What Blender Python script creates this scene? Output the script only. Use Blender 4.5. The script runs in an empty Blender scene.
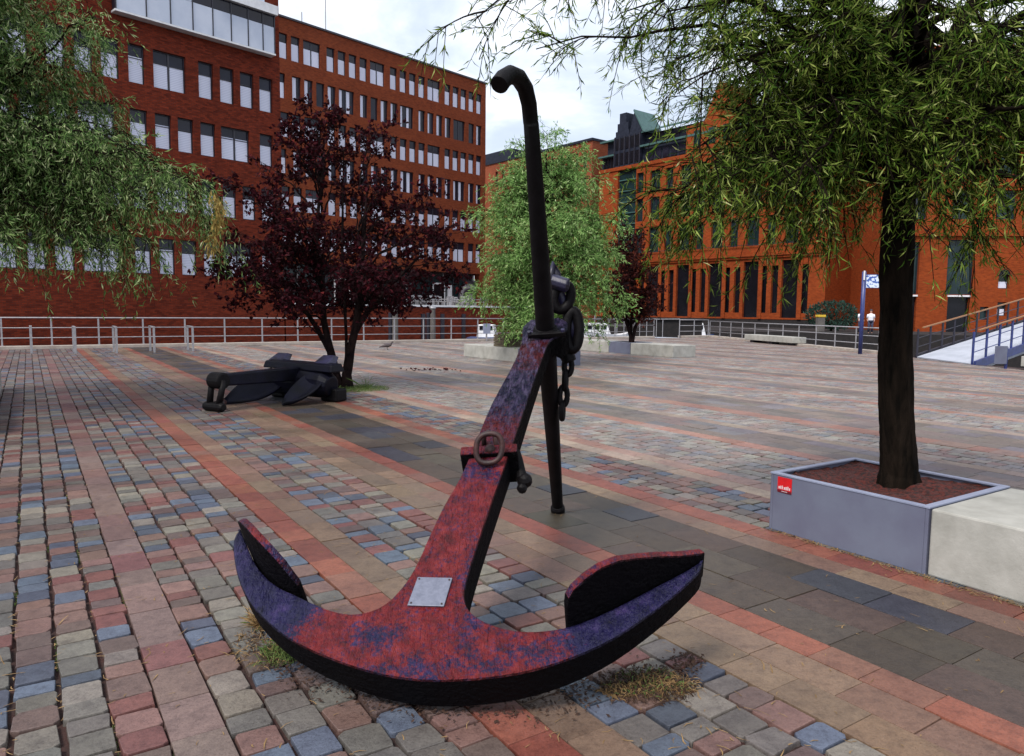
import bpy, bmesh, math, random
import numpy as np
from mathutils import Vector, Matrix, Quaternion
R = math.radians
scene = bpy.context.scene
C = scene.collection
rng = np.random.default_rng(7)
random.seed(7)

# ------------------------------------------------------------------ camera
cam_d = bpy.data.cameras.new('camera'); cam = bpy.data.objects.new('camera', cam_d); C.objects.link(cam)
scene.camera = cam
cam_d.sensor_width = 36; cam_d.lens = 36*735/1024; cam_d.clip_start = .05; cam_d.clip_end = 3000
P_, Rl = R(5.3), R(.57)
fw = Vector((0, math.cos(P_), -math.sin(P_))); r0 = Vector((1, 0, 0)); u0 = r0.cross(fw)
rr = r0*math.cos(Rl)+u0*math.sin(Rl); uu = -r0*math.sin(Rl)+u0*math.cos(Rl)
m = Matrix((rr, uu, -fw)).transposed().to_4x4(); m.translation = (0, 0, 1.55); cam.matrix_world = m

# ------------------------------------------------------------------ materials
def srgb(r, g, b):
    f = lambda c: (c/255/12.92 if c/255 <= .04045 else ((c/255+.055)/1.055)**2.4)
    return (f(r), f(g), f(b))
def newmat(name):
    mt = bpy.data.materials.new(name); mt.use_nodes = True
    nt = mt.node_tree; return mt, nt, nt.nodes['Principled BSDF']
def N(nt, t, **kw):
    n = nt.nodes.new(t)
    for k, v in kw.items(): setattr(n, k, v)
    return n
def noise(nt, scale, detail=4, rough=.6, coord='Object', stretch=None):
    tc = N(nt, 'ShaderNodeTexCoord'); n = N(nt, 'ShaderNodeTexNoise'); n.inputs['Scale'].default_value = scale
    n.inputs['Detail'].default_value = detail; n.inputs['Roughness'].default_value = rough
    if stretch:
        mp = N(nt, 'ShaderNodeMapping'); mp.inputs['Scale'].default_value = stretch
        nt.links.new(tc.outputs[coord], mp.inputs[0]); nt.links.new(mp.outputs[0], n.inputs['Vector'])
    else: nt.links.new(tc.outputs[coord], n.inputs['Vector'])
    return n
def ramp(nt, src, stops):
    r = N(nt, 'ShaderNodeValToRGB'); cr = r.color_ramp
    while len(cr.elements) < len(stops): cr.elements.new(.5)
    for e, (p, c) in zip(cr.elements, stops): e.position = p; e.color = (*c, 1)
    nt.links.new(src, r.inputs[0]); return r
def bump(nt, b, src, strength, dist=.01):
    bp = N(nt, 'ShaderNodeBump'); bp.inputs['Strength'].default_value = strength; bp.inputs['Distance'].default_value = dist
    nt.links.new(src, bp.inputs['Height']); nt.links.new(bp.outputs[0], b.inputs['Normal']); return bp
def simple(name, c1, c2=None, scale=6, rough=.6, bstr=.2, bscale=None, metal=0, spec=.5, stretch=None, bdist=.01, lo=.35, hi=.65):
    mt, nt, b = newmat(name); c2 = c2 or tuple(x*.7 for x in c1)
    n = noise(nt, scale, stretch=stretch); r = ramp(nt, n.outputs[0], [(lo, c1), (hi, c2)])
    nt.links.new(r.outputs[0], b.inputs['Base Color']); b.inputs['Roughness'].default_value = rough
    b.inputs['Metallic'].default_value = metal; b.inputs['Specular IOR Level'].default_value = spec
    if bstr:
        n2 = noise(nt, bscale or scale*4, 6, stretch=stretch); bump(nt, b, n2.outputs[0], bstr, bdist)
    return mt
def mathn(nt, op, a, b=None, clamp=False):
    n = N(nt, 'ShaderNodeMath', operation=op); n.use_clamp = clamp
    for i, v in enumerate((a, b)):
        if v is None: continue
        if hasattr(v, 'links'): nt.links.new(v, n.inputs[i])
        else: n.inputs[i].default_value = v
    return n.outputs[0]
def mixc(nt, fac, a, b, mode='MIX'):
    n = N(nt, 'ShaderNodeMix', data_type='RGBA', blend_type=mode)
    for i, v in ((0, fac), (6, a), (7, b)):
        if hasattr(v, 'links'): nt.links.new(v, n.inputs[i])
        elif isinstance(v, (int, float)): n.inputs[i].default_value = v
        else: n.inputs[i].default_value = (*v, 1)
    return n.outputs[2]

def brick_mat(name, a, b_, mortar, dirt=.5, rowh=.083):
    mt, nt, b = newmat(name)
    tc = N(nt, 'ShaderNodeTexCoord'); sx = N(nt, 'ShaderNodeSeparateXYZ'); nt.links.new(tc.outputs['Object'], sx.inputs[0])
    xy = mathn(nt, 'ADD', sx.outputs[0], sx.outputs[1])
    cb = N(nt, 'ShaderNodeCombineXYZ'); nt.links.new(xy, cb.inputs[0]); nt.links.new(sx.outputs[2], cb.inputs[1])
    br = N(nt, 'ShaderNodeTexBrick'); nt.links.new(cb.outputs[0], br.inputs['Vector'])
    br.inputs['Color1'].default_value = (*a, 1); br.inputs['Color2'].default_value = (*b_, 1); br.inputs['Mortar'].default_value = (*mortar, 1)
    br.inputs['Scale'].default_value = 1; br.inputs['Brick Width'].default_value = .25; br.inputs['Row Height'].default_value = rowh
    br.inputs['Mortar Size'].default_value = .008; br.inputs['Bias'].default_value = -.2
    n1 = noise(nt, .35, 5); n2 = noise(nt, 2.2, 4, stretch=(1, 1, 3.2))
    r1 = ramp(nt, n1.outputs[0], [(.3, (1, 1, 1)), (.75, (.62, .6, .6))]); r2 = ramp(nt, n2.outputs[0], [(.35, (1.1, 1.05, 1)), (.7, (dirt, dirt, dirt))])
    c = mixc(nt, .6, br.outputs[0], r1.outputs[0], 'MULTIPLY'); c = mixc(nt, .8, c, r2.outputs[0], 'MULTIPLY')
    nt.links.new(c, b.inputs['Base Color']); b.inputs['Roughness'].default_value = .85
    b.inputs['Specular IOR Level'].default_value = .05
    bump(nt, b, br.outputs['Fac'], -.3, .01)
    return mt
M = {}
M['brick_old'] = brick_mat('red brick weathered', (.21, .036, .017), (.09, .017, .011), (.09, .035, .028), .55)
M['brick_main'] = brick_mat('red brick', (.235, .056, .022), (.15, .033, .016), (.13, .05, .035), .72)
M['brick_orange'] = brick_mat('orange brick', (.29, .056, .014), (.18, .032, .010), (.25, .07, .03), .72)
M['brick_pale'] = brick_mat('dull orange brick', (.27, .075, .038), (.2, .05, .026), (.25, .1, .06), .8)
M['frame'] = simple('dark window frame', (.012, .011, .02), (.02, .018, .03), 3, .45, 0)
M['steel'] = simple('galvanised steel', (.36, .35, .37), (.26, .26, .28), 8, .45, .1, metal=.3)
M['white_metal'] = simple('white painted metal', (.72, .72, .74), (.6, .6, .62), 3, .4, 0)
M['blue_metal'] = simple('blue painted steel', (.02, .03, .12), (.035, .05, .19), 5, .4, .05)
M['concrete'] = simple('pale concrete', (.38, .37, .34), (.23, .225, .20), 3.6, .8, .25, 30, lo=.35, hi=.75)
M['concrete_light'] = simple('light concrete', (.40, .42, .48), (.32, .34, .39), 2, .7, .1, 30)
M['dark_stone'] = simple('dark quay stone', (.016, .012, .012), (.006, .005, .006), 4, .9, .6, 9, bdist=.04)
M['slate'] = simple('dark slate cladding', (.010, .012, .022), (.02, .024, .04), 3, .6, .1, spec=.15)
M['copper'] = simple('green copper', (.045, .11, .10), (.028, .07, .07), 2, .5, .1)
M['wood_rail'] = simple('oiled wood', (.30, .14, .05), (.19, .085, .03), 6, .5, .1, stretch=(1, 1, 8))
M['crate'] = simple('weathered planks', (.11, .085, .05), (.045, .035, .022), 3, .8, .4, 8, stretch=(1, 1, 9))
M['mulch'] = simple('red bark mulch', (.115, .014, .007), (.022, .004, .003), 38, .95, 1, 45, bdist=.04, lo=.4, hi=.6)
M['bark'] = simple('dark bark', (.016, .011, .008), (.003, .0025, .002), 14, .95, 1, 22, spec=.05, bdist=.03, stretch=(1, 1, .22))
M['bark_plum'] = simple('plum bark', (.02, .012, .011), (.006, .004, .005), 9, .9, .6, 20, spec=.05)
M['black_iron'] = simple('black tarred iron', (.0025, .002, .0025), (.005, .004, .005), 14, .55, .5, 40, bdist=.006, spec=.14)
M['navy_iron'] = simple('navy black iron', (.002, .002, .004), (.005, .005, .014), 3.5, .42, .4, 25, bdist=.008, spec=.14)
M['iron_edge'] = simple('worn navy paint', (.022, .02, .06), (.007, .006, .014), 6, .45, .3, 25)
M['rust'] = simple('rusty ring iron', (.040, .008, .006), (.010, .003, .004), 20, .6, .5, 60, bdist=.004)
M['plaque'] = simple('brushed grey plaque', (.17, .18, .235), (.12, .13, .175), 40, .45, .15, 60, metal=.3)
M['person_skin'] = simple('skin', (.45, .26, .2), (.4, .22, .17), 3, .6, 0)
M['white_cloth'] = simple('white cloth', (.75, .75, .8), (.6, .6, .66), 9, .8, 0)
M['navy_cloth'] = simple('navy trousers', (.03, .035, .07), (.02, .02, .05), 9, .8, 0)
M['pigeon'] = simple('grey feathers', (.09, .07, .07), (.04, .03, .035), 30, .8, 0)
M['red_sticker'] = simple('red sticker', (.62, .008, .012), (.5, .006, .01), 20, .35, 0)
M['sticker_dark'] = simple('dark red sticker edge', (.13, .004, .012), (.1, .004, .01), 20, .35, 0)
M['sticker_white'] = simple('white print', (.6, .45, .48), (.7, .6, .62), 20, .4, 0)
M['yellow'] = simple('yellow plastic', (.6, .42, .03), (.5, .3, .02), 5, .5, 0)
M['straw'] = simple('dry straw', (.30, .19, .08), (.12, .065, .022), 12, .9, 0)
M['dead_leaf'] = simple('dead brown leaf bits', (.055, .024, .012), (.02, .009, .006), 22, .95, 0)
M['grass'] = simple('green grass', (.06, .12, .018), (.10, .13, .03), 14, .8, 0)
M['soil'] = simple('joint soil', (.040, .012, .009), (.018, .008, .006), 9, .95, .8, 60, bdist=.01)
M['hull'] = simple('boat hull paint', (.05, .08, .2), (.04, .06, .15), 2, .4, 0)
M['moss_stone'] = simple('roof gravel', (.12, .11, .10), (.08, .07, .07), 2, .9, 0)
M['slab_step'] = simple('pale kerb stone', (.42, .37, .32), (.30, .25, .22), 2.5, .8, .2, 20)
M['steel_box'] = simple('blue grey coated steel', (.135, .15, .205), (.105, .108, .16), 2.6, .6, .12, 18, spec=.25, lo=.3, hi=.7)
M['steel_rim'] = simple('blue grey steel rim', (.25, .28, .38), (.2, .22, .31), 4, .5, .08, 18)
def glass_mat(name, c, rough=.12):
    mt, nt, b = newmat(name); n = noise(nt, .8, 3); r = ramp(nt, n.outputs[0], [(.3, c), (.7, tuple(x*.45 for x in c))])
    nt.links.new(r.outputs[0], b.inputs['Base Color']); b.inputs['Roughness'].default_value = rough; b.inputs['Specular IOR Level'].default_value = .28
    return mt
M['glass'] = glass_mat('dark window glass', (.02, .02, .035)); M['glass_teal'] = glass_mat('teal window glass', (.014, .034, .038))
M['glass_night'] = glass_mat('near black glass', (.008, .008, .012), .25)
def blind_mat():
    mt, nt, b = newmat('white slatted blind'); tc = N(nt, 'ShaderNodeTexCoord')
    w = N(nt, 'ShaderNodeTexWave', wave_type='BANDS', bands_direction='Z'); w.inputs['Scale'].default_value = 3.4; w.inputs['Distortion'].default_value = .4
    nt.links.new(tc.outputs['Object'], w.inputs['Vector'])
    r = ramp(nt, w.outputs[0], [(0, (.50, .52, .66)), (1, (.70, .72, .84))]); nt.links.new(r.outputs[0], b.inputs['Base Color'])
    b.inputs['Roughness'].default_value = .6; return mt
M['blind'] = blind_mat()
M['panel'] = simple('pale frosted panel', (.42, .47, .58), (.52, .56, .66), .7, .35, 0)
def leaf_mat(name, stops, trans=.35, rough=.5):
    mt, nt, b = newmat(name); at = N(nt, 'ShaderNodeAttribute', attribute_name='rnd')
    r = ramp(nt, at.outputs['Fac'], stops); nt.links.new(r.outputs[0], b.inputs['Base Color'])
    b.inputs['Roughness'].default_value = .6; b.inputs['Specular IOR Level'].default_value = .08
    tr = N(nt, 'ShaderNodeBsdfTranslucent'); nt.links.new(r.outputs[0], tr.inputs[0])
    mx = N(nt, 'ShaderNodeMixShader'); mx.inputs[0].default_value = trans
    out = nt.nodes['Material Output']; nt.links.new(b.outputs[0], mx.inputs[1]); nt.links.new(tr.outputs[0], mx.inputs[2]); nt.links.new(mx.outputs[0], out.inputs[0])
    return mt
M['leaf_near'] = leaf_mat('narrow olive leaves', [(0, (.012, .03, .004)), (.3, (.046, .105, .011)), (.6, (.15, .22, .03)), (.85, (.34, .40, .105)), (1, (.56, .55, .27))], .35)
M['leaf_left'] = leaf_mat('silvery willow leaves', [(0, (.015, .045, .010)), (.3, (.075, .16, .038)), (.6, (.21, .31, .10)), (.86, (.45, .52, .27)), (1, (.66, .64, .40))], .35)
M['leaf_mid'] = leaf_mat('light green willow leaves', [(0, (.035, .09, .02)), (.35, (.15, .30, .075)), (.75, (.35, .52, .18)), (1, (.60, .70, .38))], .35)
M['leaf_plum'] = leaf_mat('dark purple plum leaves', [(0, (.008, .002, .003)), (.55, (.026, .0035, .007)), (.85, (.068, .008, .013)), (1, (.18, .025, .022))], .25, .5)
M['leaf_farplum'] = leaf_mat('dark red leaves', [(0, (.012, .003, .003)), (.6, (.045, .008, .007)), (1, (.12, .03, .015))], .2, .5)
M['leaf_gold'] = leaf_mat('yellowing leaves', [(0, (.22, .16, .04)), (1, (.42, .30, .10))], .25)
M['leaf_dark'] = leaf_mat('dark shrub leaves', [(0, (.01, .03, .02)), (1, (.05, .10, .08))], .2)

def paving_mat():
    mt, nt, b = newmat('paving stones'); at = N(nt, 'ShaderNodeAttribute', attribute_name='col')
    n1 = noise(nt, 55, 5, .7); r1 = ramp(nt, n1.outputs[0], [(.25, (.62, .60, .60)), (.5, (1, 1, 1)), (.8, (1.28, 1.25, 1.25))])
    n2 = noise(nt, .9, 4); r2 = ramp(nt, n2.outputs[0], [(.32, (.66, .64, .66)), (.6, (1.05, 1.03, 1))])
    n3 = noise(nt, 13, 6, .7); r3 = ramp(nt, n3.outputs[0], [(.3, (.55, .52, .54)), (.5, (.92, .9, .9)), (.7, (1.12, 1.1, 1.08))])
    n5 = noise(nt, 140, 3, .7); r5 = ramp(nt, n5.outputs[0], [(.36, (.5, .45, .45)), (.46, (1, 1, 1))])
    c = mixc(nt, .8, at.outputs['Color'], r1.outputs[0], 'MULTIPLY'); c = mixc(nt, .8, c, r2.outputs[0], 'MULTIPLY'); c = mixc(nt, .85, c, r3.outputs[0], 'MULTIPLY'); c = mixc(nt, .6, c, r5.outputs[0], 'MULTIPLY')
    nt.links.new(c, b.inputs['Base Color'])
    rr_ = ramp(nt, n2.outputs[0], [(.3, (.36,)*3), (.7, (.55,)*3)]); nt.links.new(rr_.outputs[0], b.inputs['Roughness'])
    b.inputs['Specular IOR Level'].default_value = .38
    n4 = noise(nt, 70, 6, .65); bump(nt, b, n4.outputs[0], .45, .006)
    return mt
M['paving'] = paving_mat()

# anchor paint: weathered red primer and violet blue, shade painted on the sides
def anchor_mat(name, blobs):
    mt, nt, b = newmat(name)
    tc = N(nt, 'ShaderNodeTexCoord'); sx = N(nt, 'ShaderNodeSeparateXYZ'); nt.links.new(tc.outputs['Object'], sx.inputs[0])
    X, Y, Z = sx.outputs
    Y0 = Y; nd = noise(nt, 6, 5, .7); sd_ = N(nt, 'ShaderNodeSeparateColor'); nt.links.new(nd.outputs['Color'], sd_.inputs[0])
    X = mathn(nt, 'ADD', X, mathn(nt, 'MULTIPLY', mathn(nt, 'SUBTRACT', sd_.outputs[0], .5), .34)); Y = mathn(nt, 'ADD', Y, mathn(nt, 'MULTIPLY', mathn(nt, 'SUBTRACT', sd_.outputs[1], .5), .34))
    def blob(cx, cy, rx, ry, wt=.16):
        dx = mathn(nt, 'DIVIDE', mathn(nt, 'SUBTRACT', X, cx), rx); dy = mathn(nt, 'DIVIDE', mathn(nt, 'SUBTRACT', Y, cy), ry)
        d = mathn(nt, 'ADD', mathn(nt, 'MULTIPLY', dx, dx), mathn(nt, 'MULTIPLY', dy, dy))
        return mathn(nt, 'MULTIPLY', mathn(nt, 'SUBTRACT', 1, d, True), wt)
    tot = None
    for q in blobs:
        v = blob(*q); tot = v if tot is None else mathn(nt, 'MAXIMUM', tot, v)
    n1 = noise(nt, 8, 10, .82); n1b = noise(nt, 55, 8, .8)
    f = mathn(nt, 'ADD', mathn(nt, 'MULTIPLY', tot, 1.0), mathn(nt, 'ADD', mathn(nt, 'MULTIPLY', n1.outputs[0], .85), mathn(nt, 'MULTIPLY', n1b.outputs[0], 1.3)))
    fb = ramp(nt, mathn(nt, 'MULTIPLY', f, .5), [(.545, (0, 0, 0)), (.635, (1, 1, 1))])
    n2 = noise(nt, 12, 6, .7)
    red = ramp(nt, n2.outputs[0], [(.3, (.035, .003, .006)), (.5, (.125, .008, .010)), (.72, (.21, .026, .026))])
    blue = ramp(nt, n2.outputs[0], [(.3, (.004, .004, .020)), (.55, (.012, .010, .050)), (.75, (.045, .028, .11))])
    c = mixc(nt, fb.outputs[0], red.outputs[0], blue.outputs[0])
    # pale violet veil on the upper shank
    up = mathn(nt, 'MULTIPLY', mathn(nt, 'SUBTRACT', Y, 1.25), 1.6, True)
    n5 = noise(nt, 30, 5, .7, stretch=(1, .35, 1)); veil = ramp(nt, n5.outputs[0], [(.46, (0,)*3), (.60, (.8,)*3)])
    c = mixc(nt, mathn(nt, 'MULTIPLY', up, veil.outputs[0]), c, (.15, .11, .23))
    # dark pits and scratches
    n3 = noise(nt, 45, 5, .8, stretch=(1, .45, 1)); pit = ramp(nt, n3.outputs[0], [(.33, (.18,)*3), (.46, (1,)*3)])
    c = mixc(nt, .85, c, pit.outputs[0], 'MULTIPLY')
    # shade on the sides and underside painted near black, masked by the object-space normal
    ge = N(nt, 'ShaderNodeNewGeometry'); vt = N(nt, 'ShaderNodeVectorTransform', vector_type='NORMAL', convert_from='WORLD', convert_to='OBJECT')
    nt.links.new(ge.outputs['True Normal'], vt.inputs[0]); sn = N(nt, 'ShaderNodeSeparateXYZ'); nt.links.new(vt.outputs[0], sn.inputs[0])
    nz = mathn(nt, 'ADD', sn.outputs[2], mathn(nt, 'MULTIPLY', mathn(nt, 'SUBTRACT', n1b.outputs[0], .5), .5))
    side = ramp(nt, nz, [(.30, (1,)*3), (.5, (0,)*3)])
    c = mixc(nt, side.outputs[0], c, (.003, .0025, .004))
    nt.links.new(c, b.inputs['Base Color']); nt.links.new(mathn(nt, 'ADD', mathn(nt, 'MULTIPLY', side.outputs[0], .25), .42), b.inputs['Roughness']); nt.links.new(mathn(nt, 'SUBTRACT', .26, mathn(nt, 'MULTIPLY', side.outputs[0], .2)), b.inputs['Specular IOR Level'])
    # wrought relief, deeper up the shank
    n4 = noise(nt, 42, 5, .6, stretch=(1, .3, 1)); n6 = noise(nt, 60, 4, .6)
    h = mathn(nt, 'ADD', mathn(nt, 'MULTIPLY', mathn(nt, 'MULTIPLY', n4.outputs[0], mathn(nt, 'ADD', mathn(nt, 'MULTIPLY', up, 8), .8)), 1), mathn(nt, 'MULTIPLY', n6.outputs[0], .22))
    bump(nt, b, h, 1, .045)
    return mt
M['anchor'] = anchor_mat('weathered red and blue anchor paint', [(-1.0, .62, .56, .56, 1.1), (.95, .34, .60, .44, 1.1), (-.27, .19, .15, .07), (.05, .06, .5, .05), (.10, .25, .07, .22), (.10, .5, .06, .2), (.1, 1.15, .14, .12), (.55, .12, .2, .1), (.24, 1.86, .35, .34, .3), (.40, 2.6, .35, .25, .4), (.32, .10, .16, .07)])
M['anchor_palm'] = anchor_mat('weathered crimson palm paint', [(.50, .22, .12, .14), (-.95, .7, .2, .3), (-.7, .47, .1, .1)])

# ------------------------------------------------------------------ object helpers
def tag(o, label=None, cat=None, group=None, kind=None):
    if label: o['label'] = label
    if cat: o['category'] = cat
    if group: o['group'] = group
    if kind: o['kind'] = kind
    return o
def empty(name, loc=(0, 0, 0), rz=0, label=None, cat=None, group=None, kind=None):
    o = bpy.data.objects.new(name, None); C.objects.link(o); o.location = loc; o.rotation_euler = (0, 0, rz)
    o.empty_display_size = .2
    return tag(o, label, cat, group, kind)
class MB:
    def __init__(s): s.v = []; s.f = []
    def add(s, vs, fs):
        k = len(s.v); s.v += [tuple(v) for v in vs]; s.f += [tuple(i+k for i in f) for f in fs]; return s
    def box(s, x0, x1, y0, y1, z0, z1):
        return s.add([(x0, y0, z0), (x1, y0, z0), (x1, y1, z0), (x0, y1, z0), (x0, y0, z1), (x1, y0, z1), (x1, y1, z1), (x0, y1, z1)],
                     [(0, 3, 2, 1), (4, 5, 6, 7), (0, 1, 5, 4), (1, 2, 6, 5), (2, 3, 7, 6), (3, 0, 4, 7)])
    def obox(s, p, q, w, h, up=(0, 0, 1)):
        p, q = Vector(p), Vector(q); d = (q-p).normalized(); sd = d.cross(Vector(up)).normalized(); u = sd.cross(d)
        vs = [c+sd*a*w/2+u*b*h/2 for c in (p, q) for a, b in ((-1, -1), (1, -1), (1, 1), (-1, 1))]
        return s.add(vs, [(0, 1, 2, 3), (7, 6, 5, 4), (0, 4, 5, 1), (1, 5, 6, 2), (2, 6, 7, 3), (3, 7, 4, 0)])
    def tube(s, pts, rad, n=10, cap=True, closed=False):
        pts = [Vector(p) for p in pts]; L = len(pts)
        if not hasattr(rad, '__len__'): rad = [rad]*L
        def tan(i):
            if closed: return (pts[(i+1) % L]-pts[i-1]).normalized()
            a = pts[max(i-1, 0)]; b = pts[min(i+1, L-1)]; return (b-a).normalized()
        t = tan(0); ref = Vector((0, 0, 1)) if abs(t.z) < .9 else Vector((1, 0, 0)); u = t.cross(ref).normalized()
        vs = []
        for i in range(L):
            t = tan(i); u = (u-t*u.dot(t)).normalized(); w = t.cross(u)
            for k in range(n):
                a = 2*math.pi*k/n; vs.append(pts[i]+(u*math.cos(a)+w*math.sin(a))*rad[i])
        fs = []
        for i in range(L if closed else L-1):
            j = (i+1) % L
            for k in range(n): fs.append((i*n+k, i*n+(k+1) % n, j*n+(k+1) % n, j*n+k))
        if cap and not closed: fs += [tuple(range(n-1, -1, -1)), tuple(range((L-1)*n, L*n))]
        return s.add(vs, fs)
    def ball(s, c, r, n=10, sc=(1, 1, 1)):
        c = Vector(c); vs = []; fs = []; m_ = n//2
        for i in range(1, m_):
            th = math.pi*i/m_
            for k in range(n):
                a = 2*math.pi*k/n; vs.append(c+Vector((r*sc[0]*math.sin(th)*math.cos(a), r*sc[1]*math.sin(th)*math.sin(a), r*sc[2]*math.cos(th))))
        top = len(vs); vs += [c+Vector((0, 0, r*sc[2])), c-Vector((0, 0, r*sc[2]))]
        for i in range(m_-2):
            for k in range(n): fs.append((i*n+k, (i+1)*n+k, (i+1)*n+(k+1) % n, i*n+(k+1) % n))
        for k in range(n): fs.append((top, k, (k+1) % n)); fs.append((top+1, (m_-2)*n+(k+1) % n, (m_-2)*n+k))
        return s.add(vs, fs)
    def prism(s, poly, z0, z1):
        n = len(poly); vs = [(*p, z0) for p in poly]+[(*p, z1) for p in poly]
        return s.add(vs, [tuple(range(n-1, -1, -1)), tuple(range(n, 2*n))]+[(i, (i+1) % n, n+(i+1) % n, n+i) for i in range(n)])
    def build(s, name, mat, parent=None, smooth=False, bevel=0, seg=2, angle=35):
        me = bpy.data.meshes.new(name); me.from_pydata(s.v, [], s.f); me.update()
        me.materials.append(M[mat] if isinstance(mat, str) else mat)
        if smooth: me.polygons.foreach_set('use_smooth', [True]*len(me.polygons))
        o = bpy.data.objects.new(name, me); C.objects.link(o)
        if parent: o.parent = parent
        if bevel:
            bv = o.modifiers.new('bevel', 'BEVEL'); bv.width = bevel; bv.segments = seg; bv.limit_method = 'ANGLE'; bv.angle_limit = R(angle)
        return o
def npmesh(name, V, F, mat, parent=None, rnd=None, col=None, smooth=False):
    """V (n,3); F (m,k) all faces same size"""
    me = bpy.data.meshes.new(name); k = F.shape[1]
    me.vertices.add(len(V)); me.vertices.foreach_set('co', V.astype(np.float32).ravel())
    me.loops.add(F.size); me.loops.foreach_set('vertex_index', F.astype(np.int32).ravel())
    me.polygons.add(len(F)); me.polygons.foreach_set('loop_start', np.arange(0, F.size, k, dtype=np.int32))
    try: me.polygons.foreach_set('loop_total', np.full(len(F), k, dtype=np.int32))
    except Exception: pass
    me.polygons.foreach_set('use_smooth', np.full(len(F), bool(smooth)))
    me.update(calc_edges=True)
    if rnd is not None:
        a = me.attributes.new('rnd', 'FLOAT', 'FACE'); a.data.foreach_set('value', rnd.astype(np.float32))
    if col is not None:
        a = me.attributes.new('col', 'FLOAT_COLOR', 'FACE'); a.data.foreach_set('color', col.astype(np.float32).ravel())
    me.materials.append(M[mat] if isinstance(mat, str) else mat)
    o = bpy.data.objects.new(name, me); C.objects.link(o)
    if parent: o.parent = parent
    return o
def copy_tree(o, parent=None):
    c = o.copy(); C.objects.link(c)
    if parent is not None: c.parent = parent
    for ch in list(o.children): copy_tree(ch, c)
    return c

# paving frame: S across the bands, T along them
A = R(33.3); T = np.array([-math.sin(A), math.cos(A)]); S = np.array([math.cos(A), math.sin(A)])
def ST(s, t, z=0): p = s*S+t*T; return (float(p[0]), float(p[1]), z)
RZT = A            # rotation that turns local +Y onto T and +X onto S

# ------------------------------------------------------------------ world and light
SUN_EL, SUN_AZ = 52, 215      # azimuth measured clockwise from +Y (behind and to the left)
w = bpy.data.worlds.new('World'); scene.world = w; w.use_nodes = True; nt = w.node_tree
bg = nt.nodes['Background']; sky = N(nt, 'ShaderNodeTexSky', sky_type='NISHITA'); sky.sun_disc = False
sky.sun_elevation = R(SUN_EL); sky.sun_rotation = R(SUN_AZ); sky.air_density = 1.2; sky.dust_density = 2.5
tc = N(nt, 'ShaderNodeTexCoord'); sx = N(nt, 'ShaderNodeSeparateXYZ'); nt.links.new(tc.outputs['Generated'], sx.inputs[0])
zz = mathn(nt, 'ADD', mathn(nt, 'MAXIMUM', sx.outputs[2], 0), .22)
cb = N(nt, 'ShaderNodeCombineXYZ'); nt.links.new(mathn(nt, 'DIVIDE', sx.outputs[0], zz), cb.inputs[0]); nt.links.new(mathn(nt, 'DIVIDE', sx.outputs[1], zz), cb.inputs[1])
cn = N(nt, 'ShaderNodeTexNoise'); cn.inputs['Scale'].default_value = 1.9; cn.inputs['Detail'].default_value = 7; cn.inputs['Roughness'].default_value = .55; cn.inputs['Distortion'].default_value = .3
nt.links.new(cb.outputs[0], cn.inputs['Vector'])
cl = ramp(nt, cn.outputs[0], [(.36, (0,)*3), (.62, (1,)*3)])
cc = ramp(nt, cn.outputs[0], [(.30, (4.6, 5.6, 7.4)), (.46, (7.4, 8.2, 9.6)), (.66, (12, 12, 12.2))])
skyc = mixc(nt, cl.outputs[0], mixc(nt, .75, sky.outputs[0], (6.6, 7.4, 8.8)), cc.outputs[0])
nt.links.new(skyc, bg.inputs[0]); bg.inputs[1].default_value = .095
sd = bpy.data.lights.new('sun', 'SUN'); so = bpy.data.objects.new('sun', sd); C.objects.link(so)
sd.energy = 2.9; sd.angle = R(16); sd.color = (1, .95, .88)
el, az = R(SUN_EL), R(SUN_AZ); dirv = Vector((math.sin(az)*math.cos(el), math.cos(az)*math.cos(el), math.sin(el)))
so.rotation_euler = dirv.to_track_quat('Z', 'Y').to_euler()
vs_ = scene.view_settings; vs_.view_transform = 'Standard'; vs_.look = 'None'; vs_.exposure = .48; vs_.gamma = 1

# ------------------------------------------------------------------ setting: water, plaza, kerbs
def struct(name, mb, mat, **kw): return tag(mb.build(name, mat, **kw), kind='structure')
b = MB(); b.add([(-400, -100, -3), (400, -100, -3), (400, 900, -3), (-400, 900, -3)], [(0, 1, 2, 3)])
wm, wnt, wb = newmat('dark canal water'); wn = noise(wnt, 1.2, 5); wb.inputs['Base Color'].default_value = (.012, .016, .016, 1); wb.inputs['Roughness'].default_value = .08; bump(wnt, wb, wn.outputs[0], .3, .1)
struct('water', b, wm)
CORN = ST(35.2, 31.3); Q = (14.5, 27.0); Q2 = (14.4, 22.8); Q3 = (16.5, 8.0)
plaza = [ST(-22, 31.3)[:2], ST(-22, -6)[:2], (0, -8), (18, -6), Q3, (15.0, 22.6), Q2, Q, CORN[:2]]
b = MB(); b.prism([(p[0], p[1]) for p in plaza], -3.2, -.022)
struct('plaza_bed', b, 'soil')
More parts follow.
